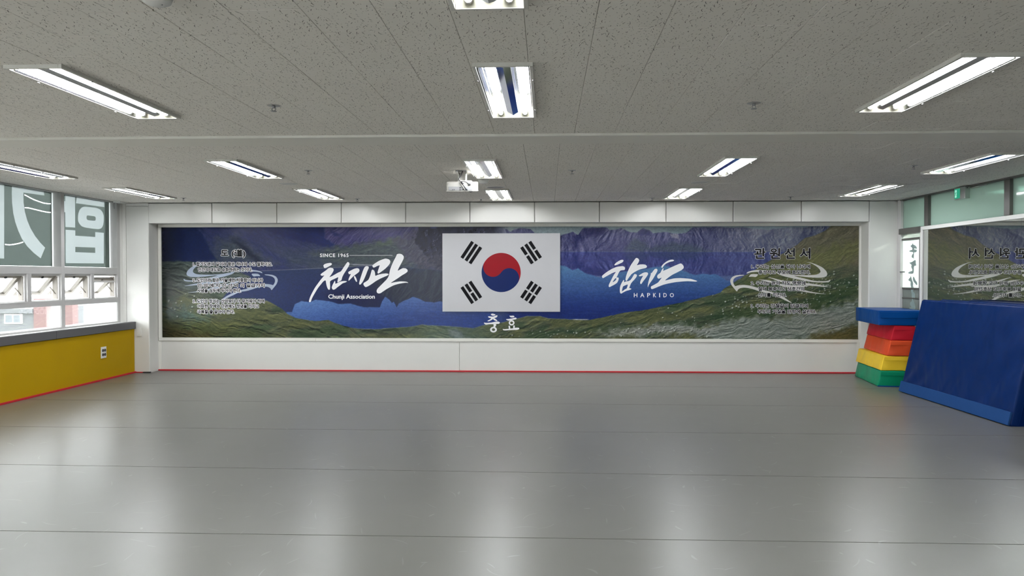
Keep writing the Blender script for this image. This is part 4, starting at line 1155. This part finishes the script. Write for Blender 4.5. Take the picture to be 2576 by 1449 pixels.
# split line of the circle runs along the flag's diagonal, down to the right
def arc(cx, cy, rad, a0, a1, n=40):
    return [(cx + rad * math.cos(a0 + (a1 - a0) * k / n), cy + rad * math.sin(a0 + (a1 - a0) * k / n)) for k in range(n + 1)]
red = arc(0, 0, r, 0, math.pi) + arc(-r / 2, 0, r / 2, math.pi, 2 * math.pi)[1:] + arc(r / 2, 0, r / 2, math.pi, 0)[1:-1]
blue = [(-x, -y) for x, y in red]
flat_shape('red_half', [[[rot(p, -ang) for p in red]]], fl, M_FLAGRED, flag)
flat_shape('blue_half', [[[rot(p, -ang) for p in blue]]], fl, M_FLAGBLUE, flag)
L_, W_, G_ = d / 2, d / 12, d / 24
def trigram(sx, sy, broken):
    a = math.atan2(sy * 2, sx * 3)
    dist = r + d / 4
    for k in range(3):
        o0 = dist + k * (W_ + G_)
        spans = [(-L_ / 2, L_ / 2)] if not broken[k] else [(-L_ / 2, -G_ / 2), (G_ / 2, L_ / 2)]
        for s0, s1 in spans:
            q = [(o0, s0), (o0 + W_, s0), (o0 + W_, s1), (o0, s1)]
            flat_shape('trigram_bar', [[[rot(p, a) for p in q]]], fl, M_PRINTBLACK, flag)
trigram(-1, 1, (0, 0, 0))
trigram(1, 1, (1, 0, 1))
trigram(-1, -1, (0, 1, 0))
trigram(1, -1, (1, 1, 1))

# ================================================================== CEILING LIGHTS
def make_lamp():
    root = thing('ceiling_light', 'x', 'ceiling light', (0, 0, CZ), CROT, 'twin-tube ceiling lights')
    hw, hl = LW / 2, LL / 2
    z0, z1 = -0.020, 0.066
    t = 0.018
    bm = bmesh.new()                         # rim and tray of the fitting
    for b in ((-hw, -hw + t, -hl, hl), (hw - t, hw, -hl, hl), (-hw + t, hw - t, -hl, -hl + t), (-hw + t, hw - t, hl - t, hl)):
        bm_box(bm, b[0], b[1], b[2], b[3], z0, 0.0015, 0.002)
    bm_box(bm, -hw + 0.014, hw - 0.014, -hl + 0.014, hl - 0.014, z1 - 0.004, z1)
    for sx in (-1, 1):
        bm_box(bm, min(sx * (hw - 0.014), sx * (hw - 0.018)), max(sx * (hw - 0.014), sx * (hw - 0.018)), -hl + 0.014, hl - 0.014, 0.0, z1)
        bm_box(bm, -hw + 0.014, hw - 0.014, min(sx * (hl - 0.014), sx * (hl - 0.018)), max(sx * (hl - 0.014), sx * (hl - 0.018)), 0.0, z1)
    link('housing', fin(bm, 'housing'), M_HOUSING, root)
    # polished reflector: two troughs with a ridge between the tubes
    bm = bmesh.new()
    prof = [(-0.130, -0.016), (-0.121, 0.034), (-0.098, 0.056), (-0.062, 0.056), (-0.046, 0.036), (-0.036, -0.002), (0.0, -0.012), (0.036, -0.002), (0.046, 0.036), (0.062, 0.056), (0.098, 0.056), (0.121, 0.034), (0.130, -0.016)]
    ya, yb = -hl + 0.055, hl - 0.055
    A = [bm.verts.new((x, ya, z)) for x, z in prof]
    B = [bm.verts.new((x, yb, z)) for x, z in prof]
    for k in range(len(prof) - 1):
        bm.faces.new((A[k], A[k + 1], B[k + 1], B[k]))
    link('reflector', fin(bm, 'reflector', False), M_REFL, root)
    for sy in (-1, 1):
        bm = bmesh.new()
        y0, y1 = sy * (hl - 0.019), sy * (hl - 0.062)
        q = [(-hw + 0.020, y0, -0.017), (hw - 0.020, y0, -0.017), (hw - 0.020, y1, 0.056), (-hw + 0.020, y1, 0.056)]
        vs = [bm.verts.new(p) for p in q]
        up = [bm.verts.new((p[0], p[1], p[2] + 0.003)) for p in q]
        bm.faces.new(vs if sy < 0 else vs[::-1])
        bm.faces.new(up[::-1] if sy < 0 else up)
        for k in range(4):
            bm.faces.new((vs[k], vs[(k + 1) % 4], up[(k + 1) % 4], up[k]))
        bmesh.ops.recalc_face_normals(bm, faces=bm.faces)
        link('end_plate', fin(bm, 'end_plate'), M_ENDPLATE, root)
    for sx in (-1, 1):
        x = sx * 0.080
        tb = tube('tube', [(x, -hl + 0.050, 0.006), (x, hl - 0.050, 0.006)], 0.0145, M_TUBE, root, 7, False)
        for sy in (-1, 1):
            tube('lampholder', [(x, sy * (hl - 0.056), 0.006), (x, sy * (hl - 0.040), 0.006)], 0.0155, M_PLASTIC, tb, 10)
    for sx in (-1, 1):
        for sy in (-1, 1):
            box('clip', sx * (hw - 0.004) - 0.004, sx * (hw - 0.004) + 0.004, sy * 0.36 - 0.009, sy * 0.36 + 0.009, z0 - 0.006, z0, M_METAL, root, 0.001)
    return root
ROWLAB = {'front': 'in the nearer ceiling field before the plain band', 'mid': 'just beyond the plain ceiling band', 'rear': 'in the last row by the back wall'}
COLLAB = {'c': 'middle twin-tube ceiling light', 'l': 'twin-tube ceiling light left of centre', 'r': 'twin-tube ceiling light right of centre', 'll': 'twin-tube ceiling light nearest the windows', 'rr': 'twin-tube ceiling light nearest the mirror'}
proto = make_lamp()
for i, (x, y, row, col) in enumerate(LAMPS):
    o = proto if i == 0 else copy_tree(proto)
    o.location = (x, y, CZ)
    if row == 'out':
        o['label'] = 'twin-tube ceiling light overhead, out of the picture'
        o['group'] = 'ceiling lights out of the picture'
    elif row == 'over':
        o['label'] = 'twin-tube ceiling light cut off by the top edge of the picture'
    else:
        o['label'] = COLLAB[col] + ' ' + ROWLAB[row]
    if (row, col) == ('mid', 'c'):
        o['label'] = 'middle twin-tube ceiling light beside the projector'

# ------------------------------------------------------------------ sprinklers, detectors, loudspeakers
def make_sprinkler():
    root = thing('sprinkler_head', 'x', 'sprinkler', (0, 0, CZ), 0, 'ceiling sprinklers')
    lathe('escutcheon', [(0.0, -0.004), (0.022, -0.005), (0.040, -0.0015), (0.042, 0.0), (0.0, 0.001)], M_METAL, root, 20)
    bm = bmesh.new()
    bm_tube(bm, [(0, 0, 0), (0, 0, -0.016)], 0.010, 10)
    bm_tube(bm, [(0.009, 0, -0.014), (0.013, 0, -0.024), (0.003, 0, -0.034)], 0.0022, 6)
    bm_tube(bm, [(-0.009, 0, -0.014), (-0.013, 0, -0.024), (-0.003, 0, -0.034)], 0.0022, 6)
    link('head', fin(bm, 'head', True), M_GREYPLASTIC, root)
    lathe('deflector', [(0.0, -0.0345), (0.018, -0.034), (0.018, -0.0365), (0.0, -0.038)], M_GREYPLASTIC, root, 14)
    return root
sp = make_sprinkler()
for i, (x, y, lab) in enumerate([
        (-1.66, 4.66, 'small sprinkler head in the near ceiling, left of the middle light'),
        (1.35, 4.69, 'small sprinkler head in the near ceiling, right of the middle light'),
        (-5.05, 7.46, 'small sprinkler head by the light nearest the windows, beyond the band'),
        (-2.33, 7.53, 'small sprinkler head left of the projector'),
        (0.36, 7.61, 'small sprinkler head right of the middle light beyond the band'),
        (3.67, 7.39, 'small sprinkler head by the light nearest the mirror wall'),
        (-4.87, 10.12, 'small sprinkler head near the back wall above the left pillar'),
        (-2.50, 10.31, 'small sprinkler head near the back wall, left of the middle'),
        (-0.78, 10.42, 'small sprinkler head near the back wall beside the last middle light'),
        (1.59, 10.34, 'small sprinkler head near the back wall, right of the middle'),
        (3.45, 10.25, 'small sprinkler head near the back wall toward the mirror')]):
    o = sp if i == 0 else copy_tree(sp)
    o.location = (x, y, CZ)
    o.rotation_euler = (0, 0, 0.4 * i)
    o['label'] = lab
def detector(x, y, r, lab):
    t = thing('smoke_detector', lab, 'smoke detector', (x, y, CZ))
    lathe('base', [(0.0, 0.001), (r, 0.001), (r, -0.008), (r * 0.97, -0.012), (0.0, -0.012)], M_PLASTIC, t, 32)
    lathe('cover', [(r * 0.90, -0.012), (r * 0.90, -0.020), (r * 0.82, -0.034), (r * 0.60, -0.042), (0.0, -0.044)], M_PLASTIC, t, 32)
    lathe('indicator', [(0.0, -0.046), (0.004, -0.045), (0.004, -0.042)], M_GREYPLASTIC, t, 8, (r * 0.3, 0, 0))
detector(-1.445, 2.80, 0.062, 'round white smoke detector cut off at the top left of the picture')
detector(-0.60, 8.32, 0.062, 'round white smoke detector between the two middle lights beyond the band')
def speaker(x, y, r, lab, gm):
    t = thing('ceiling_speaker', lab, 'speaker', (x, y, CZ), 0, 'round ceiling loudspeakers')
    lathe('rim', [(r * 0.90, 0.0), (r * 0.92, -0.006), (r, -0.004), (r + 0.004, 0.0)], M_PLASTIC, t, 36)
    lathe('grille', [(0.0, -0.004), (r * 0.5, -0.0045), (r * 0.91, -0.003), (r * 0.91, 0.001), (0.0, 0.001)], gm, t, 36)
speaker(-2.89, 8.60, 0.095, 'flat round loudspeaker grille behind the light left of centre', M_HOUSING)
speaker(-0.50, 9.02, 0.112, 'darker round loudspeaker grille in front of the last middle light', M_GREYPLASTIC)
speaker(1.87, 8.62, 0.095, 'flat round loudspeaker grille behind the light right of centre', M_HOUSING)

# ------------------------------------------------------------------ projector on its ceiling bracket
pj = thing('ceiling_projector', 'white projector with dangling cables hung from the ceiling', 'projector', (-0.762, 7.60, CZ))
box('ceiling_plate', -0.062, 0.052, -0.06, 0.06, -0.008, 0.0, M_GREYPLASTIC, pj, 0.002)
br = boxes('bracket', [(-0.040, -0.030, -0.03, 0.03, -0.118, -0.008), (0.034, 0.046, -0.03, 0.03, -0.118, -0.008), (-0.030, 0.034, 0.022, 0.030, -0.118, -0.008), (-0.040, 0.046, -0.03, 0.03, -0.022, -0.010)], M_PROJECTOR, pj, 0.002)
box('tilt_plate', -0.03, 0.10, -0.04, 0.10, -0.128, -0.104, M_PROJECTOR, pj, 0.002)
bm = bmesh.new()
bm_box(bm, -0.156, 0.150, -0.05, 0.19, -0.212, -0.121, 0.014, 3)
bd = link('body', fin(bm, 'body', False), M_PROJECTOR, pj)
bd.matrix_local = Matrix.Translation((0, -0.05, -0.212)) @ Matrix.Rotation(0.13, 4, 'X') @ Matrix.Translation((0, 0.05, 0.212))
box('top_cover', -0.150, 0.010, -0.03, 0.17, -0.122, -0.117, M_PROJECTOR, bd, 0.002)
box('base_plate', -0.158, 0.152, -0.055, 0.19, -0.216, -0.208, M_PROJECTOR, bd, 0.003)
pp = box('port_panel', -0.132, 0.106, -0.058, -0.046, -0.206, -0.168, M_GREYPLASTIC, pj, 0.002)
for x0, x1, z0, z1 in ((-0.022, -0.006, -0.186, -0.178), (-0.022, -0.006, -0.205, -0.198), (-0.092, -0.086, -0.205, -0.196), (-0.076, -0.070, -0.205, -0.196), (0.010, 0.026, -0.203, -0.192), (0.044, 0.058, -0.203, -0.192)):
    box('port', x0, x1, -0.0605, -0.057, z0, z1, M_BLACK, pp)
lathe('lens', [(0.0, 0.0), (0.030, 0.0), (0.034, 0.01), (0.034, 0.03), (0.0, 0.03)], M_BLACK, pj, 20, (0.07, 0.0, 0.0)).matrix_local = Matrix.Translation((0.0, 0.165, -0.165)) @ Matrix.Rotation(-math.pi / 2, 4, 'X')
tube('white_cable', [(0.0, -0.045, -0.012), (-0.012, -0.05, -0.06), (-0.03, -0.055, -0.092), (-0.014, -0.068, -0.13), (0.014, -0.072, -0.17), (0.030, -0.064, -0.198), (0.032, -0.055, -0.204)], 0.006, M_PROJECTOR, pj, 8)
tube('black_cable', [(0.008, -0.045, -0.010), (-0.004, -0.052, -0.05), (-0.03, -0.06, -0.094), (-0.004, -0.07, -0.128), (0.026, -0.074, -0.166), (0.050, -0.066, -0.20), (0.058, -0.056, -0.204)], 0.005, M_BLACK, pj, 8)
tube('power_lead', [(-0.010, -0.06, -0.118), (0.018, -0.072, -0.118), (0.05, -0.07, -0.125), (0.07, -0.062, -0.140), (0.074, -0.056, -0.150)], 0.004, M_BLACK, pj, 8)
box('power_plug', 0.066, 0.092, -0.066, -0.050, -0.158, -0.140, M_BLACK, pj, 0.003)
tube('cable_join', [(-0.002, -0.072, -0.124), (0.016, -0.076, -0.146)], 0.010, M_BLACK, pj, 8)

# ------------------------------------------------------------------ mirror on the right wall
mir = thing('wall_mirror', 'long white-framed wall mirror on the right, reflecting the mural', 'mirror', (5.15, 9.0, 0.2))
mi = Vector(mir.location)
def mchild(o):
    o.parent = mir
    o.matrix_parent_inverse = Matrix.Translation(-mi)
    return o
my = [10.105, 9.093, 8.085, 7.077, 6.069, 5.061, 4.053, 3.045, 2.037, 1.029, 0.02]
for a, b in zip(my, my[1:]):
    mchild(box('mirror_panel', 5.148, 5.154, b + 0.001, a - 0.001, 0.20, 2.040, M_MIRROR))
mchild(box('frame_stile', 5.132, 5.172, 10.100, 10.146, 0.16, 2.088, M_PLASTIC, None, 0.004))
mchild(box('frame_bead', 5.138, 5.150, 10.084, 10.100, 0.20, 2.040, M_ALULITE, None, 0.003))
tj = [10.100, 8.32, 5.0, 2.5, 0.0]
for a, b in zip(tj, tj[1:]):
    mchild(box('frame_rail', 5.132, 5.172, b + 0.0006, a, 2.040, 2.088, M_PLASTIC, None, 0.004))
mchild(box('frame_rail', 5.132, 5.172, 0.0, 10.1, 0.16, 0.20, M_PLASTIC, None, 0.004))

# ------------------------------------------------------------------ exit sign above the mirror
ex = thing('exit_sign', 'small lit green emergency exit sign on the glazed transom above the mirror', 'exit sign', (5.135, 9.11, 2.35))
box('case', -0.060, 0.0, -0.105, 0.125, 0.0, 0.142, M_METAL, ex, 0.004)
box('lit_face', -0.0635, -0.058, 0.00, 0.112, 0.012, 0.130, M_EXIT, ex, 0.002)
def exf(p):
    return (-0.0645, 0.056 - p[0] / 1000, 0.071 + p[1] / 1000)
flat_shape('pictogram', [[[(-44, 44), (-4, 44), (-4, -44), (-44, -44)]]], exf, M_EXITW, ex)
flat_shape('running_figure', [[ellipse(-22, 30, 6, 6, 12)], [[(-30, 20), (-14, 22), (-8, 6), (-14, 4), (-18, 12), (-20, -2), (-10, -16), (-14, -36), (-20, -36), (-18, -18), (-28, -6), (-34, -24), (-42, -26), (-40, -18), (-32, 0), (-32, 10), (-38, 2), (-42, 6)]]], lambda p: (exf(p)[0] - 0.0006, exf(p)[1], exf(p)[2]), M_EXIT, ex)
tube('fixing_bolt', [(-0.035, -0.105, 0.125), (-0.035, -0.110, 0.125)], 0.006, M_BLACK, ex, 8)
tube('conduit', [(-0.008, -0.12, 0.118), (-0.008, -0.45, 0.122)], 0.005, M_GREYPLASTIC, ex, 6)

# ------------------------------------------------------------------ outlet and switch
ou = thing('power_outlet', 'white double power outlet set in the yellow wall pad', 'outlet', (XPAD, 9.97, 0.305))
box('plate', 0.0, 0.010, -0.060, 0.060, 0.0, 0.155, M_PLASTIC, ou, 0.003)
for sy in (-1, 1):
    for zz in (0.048, 0.106):
        me_o = lathe('socket', [(0.0, 0.002), (0.017, 0.002), (0.021, 0.0045), (0.021, 0.0), (0.0, 0.0)], M_SOCKET, ou, 16)
        me_o.matrix_local = Matrix.Translation((0.0095, sy * 0.024, zz)) @ Matrix.Rotation(math.pi / 2, 4, 'Y')
sw = thing('light_switch', 'white wall switch low on the left pillar above the yellow pad', 'switch', (-5.857, 10.768, 0.538))
box('plate', -0.036, 0.036, -0.010, 0.0, 0.0, 0.128, M_PLASTIC, sw, 0.003)
box('rocker', -0.016, 0.022, -0.014, -0.009, 0.022, 0.075, M_PLASTIC, sw, 0.002)
tc = thing('curtain_track_end', 'short white curtain track end at the ceiling corner over the window', 'track', (-6.03, 10.60, 2.478))
box('rail', -0.05, 0.05, -0.10, 0.06, 0.006, 0.025, M_PLASTIC, tc, 0.003)
tube('pull_cord', [(-0.052, -0.06, 0.012), (-0.056, -0.07, -0.03), (-0.054, -0.06, -0.08)], 0.003, M_GREYPLASTIC, tc, 6)

# ------------------------------------------------------------------ soft vaulting blocks stacked in the corner
BROT = -0.134            # the stack stands a little turned
BX, BY = 4.405, 9.745    # its near left corner
BL = 1.04
def block(name, lab, mat, z0, z1, xa0, xa1, xb0, xb1, dx=0.0, dy=0.0, rz=0.0, bevel=0.012):
    """tapered soft block: xa..xb across at the bottom (0) and the top (1), BL deep"""
    t = thing(name, lab, 'vaulting block', (BX + dx, BY + dy, z0), BROT + rz, 'stack of soft vaulting blocks')
    h = z1 - z0
    bm = bmesh.new()
    v = [bm.verts.new(p) for p in ((xa0, 0, 0), (xb0, 0, 0), (xb0, BL, 0), (xa0, BL, 0), (xa1, 0, h), (xb1, 0, h), (xb1, BL, h), (xa1, BL, h))]
    for f in ((3, 2, 1, 0), (4, 5, 6, 7), (0, 1, 5, 4), (1, 2, 6, 5), (2, 3, 7, 6), (3, 0, 4, 7)):
        bm.faces.new([v[i] for i in f])
    bmesh.ops.bevel(bm, geom=list(bm.edges), offset=bevel, segments=3, profile=0.5, affect='EDGES')
    bmesh.ops.subdivide_edges(bm, edges=[e for e in bm.edges if e.calc_length() > 0.1], cuts=5, use_grid_fill=True)
    for vv in bm.verts:
        s1 = math.sin(vv.co.x * 23 + z0 * 40) * math.sin(vv.co.z * 31 + vv.co.y * 9 + z0 * 17)
        vv.co.y -= 0.009 * s1 * (1 if vv.co.y < BL / 2 else -1)
        vv.co.x += 0.004 * math.sin(vv.co.y * 13 + z0 * 21)
    body = link('body', fin(bm, 'body', True), mat, t)
    return t, h
def sl(z):
    return 0.225 * z
stack = [('soft_vaulting_block', 'green soft vaulting block at the bottom of the corner stack', M_BGREEN, 0.0, 0.205, 0, 0, 0),
         ('soft_vaulting_block', 'yellow wrinkled soft vaulting block on the green one', M_BYELLOW, 0.205, 0.398, -0.004, 0.006, 0.02),
         ('soft_vaulting_block', 'orange soft vaulting block between the yellow and the red', M_BORANGE, 0.398, 0.598, 0.022, 0.0, -0.01),
         ('soft_vaulting_block', 'red soft vaulting block directly under the blue cap', M_BRED, 0.598, 0.792, 0.026, 0.008, 0.0)]
for nm, lab, mt_, z0, z1, dx, dy, rz in stack:
    t, h = block(nm, lab, mt_, z0 + 0.001, z1 - 0.002, sl(z0), sl(z1), 0.57 - sl(z0) * 0.8, 0.57 - sl(z1) * 0.8, dx, dy, rz)
    # cover flap and seam on the near end
    bm = bmesh.new()
    bm_box(bm, sl(z0) + 0.04, 0.57 - sl(z0) * 0.8 - 0.02, -0.010, -0.004, h * 0.70, h * 0.92, 0.002)
    link('cover_flap', fin(bm, 'cover_flap'), mt_, t)
    if z0 == 0.0:
        box('base_edge', 0.0, 0.58, -0.012, -0.002, 0.001, 0.012, M_BBLUE, t, 0.002)
t, h = block('soft_vaulting_block', 'wide blue cap block on top of the corner stack', M_BBLUE, 0.793, 0.982, 0.0, 0.0, 0.575, 0.575, 0.012, -0.005, -0.005, 0.008)
box('cover_flap', 0.02, 0.56, -0.012, -0.006, h * 0.50, h * 0.90, M_BBLUE, t, 0.002)

# ------------------------------------------------------------------ crash mats leaning on the mirror
def crash_mat(name, lab, x0, y0, y1, thick, length, lean, stripe, seed):
    t = thing(name, lab, 'gym mat', (x0, (y0 + y1) / 2, 0.002), 0.0, 'crash mats leaning on the mirror wall')
    W = (y1 - y0)
    r_ = np.random.default_rng(seed)
    # local frame before leaning: x = into the wall, y = along, z = up the mat
    nu, nv = 72, 44
    def panel(xf, sign):
        vs, fs = [], []
        for j in range(nv + 1):
            for i in range(nu + 1):
                a, b = i / nu, j / nv
                y, z = -W / 2 + W * a, length * b
                e = min(a, 1 - a, 0.06) / 0.06 * min(b, 1 - b, 0.10) / 0.10
                w = 0.016 * math.sin(3.1 * a * math.pi * 0.32) * math.sin(b * math.pi)
                if sign < 0:
                    d1 = (a * W - 0.05) * 0.75 + (z - length) * 0.62          # creases falling from the upper near corner
                    w += 0.0150 * math.sin(22 * d1 + 3 * math.sin(5 * z)) * max(0, 1 - 2.1 * (1 - a)) * (1 - b)
                    d2 = (1 - a) * W * 0.62 - (z - 0.05) * 0.5
                    w += 0.0170 * math.sin(17 * d2 + 2.2 * math.sin(3 * z + 1)) * max(0, 1 - 2.3 * a) * (1 - b * 0.7)
                    w += 0.0030 * math.sin(9 * a * W + 7 * z) * math.sin(5 * z - 3 * a)
                vs.append((xf + sign * w * e, y, z))
        for j in range(nv):
            for i in range(nu):
                q = [j * (nu + 1) + i, j * (nu + 1) + i + 1, (j + 1) * (nu + 1) + i + 1, (j + 1) * (nu + 1) + i]
                fs.append(q if sign > 0 else q[::-1])
        return vs, fs
    v1, f1 = panel(0.0, -1)
    v2, f2 = panel(thick, 1)
    n1 = len(v1)
    vs, fs = v1 + v2, f1 + [[n1 + i for i in f] for f in f2]
    per = [i for i in range(nu + 1)] + [(j + 1) * (nu + 1) + nu for j in range(nv)] + [nv * (nu + 1) + i for i in range(nu - 1, -1, -1)] + [j * (nu + 1) for j in range(nv - 1, 0, -1)]
    for k in range(len(per)):
        a, b = per[k], per[(k + 1) % len(per)]
        fs.append([a, b, n1 + b, n1 + a])
    me = bpy.data.meshes.new('cover')
    me.from_pydata(vs, [], fs)
    me.update()
    bm = bmesh.new()
    bm.from_mesh(me)
    bmesh.ops.recalc_face_normals(bm, faces=bm.faces)
    rim = [e for e in bm.edges if len(e.link_faces) == 2 and e.calc_face_angle() > 0.8]
    bmesh.ops.bevel(bm, geom=rim, offset=0.022, segments=3, profile=0.5, affect='EDGES')
    bm.to_mesh(me)
    bm.free()
    for p_ in me.polygons:
        p_.use_smooth = True
    cov = link('cover', me, M_MATBLUE, t)
    cov.rotation_euler = (0, lean, 0)
    if stripe:
        bm = bmesh.new()
        bm_box(bm, -0.019, 0.004, -W / 2 + 0.004, W / 2 - 0.004, 0.004, 0.135, 0.006)
        s_o = link('floor_edge_strip', fin(bm, 'floor_edge_strip'), M_MATSTRIPE, t)
        s_o.rotation_euler = (0, lean, 0)
    # welded seam along the top edge and on the near end
    bm = bmesh.new()
    bm_box(bm, 0.012, 0.020, -W / 2 + 0.02, W / 2 - 0.02, length - 0.002, length + 0.004, 0.002)
    bm_box(bm, thick * 0.5 - 0.004, thick * 0.5 + 0.004, -W / 2 - 0.004, -W / 2 + 0.002, 0.03, length - 0.03, 0.002)
    so = link('seam', fin(bm, 'seam'), M_MATBLUE, t)
    so.rotation_euler = (0, lean, 0)
    return t
LEAN = 0.222
crash_mat('crash_mat', 'big blue crash mat in front, with a light blue strip along the floor', 4.487, 7.187, 9.325, 0.165, 1.165, LEAN, True, 3)
crash_mat('crash_mat', 'second blue crash mat behind the front one, only its top edge showing', 4.694, 7.00, 9.29, 0.165, 1.170, LEAN, False, 5)
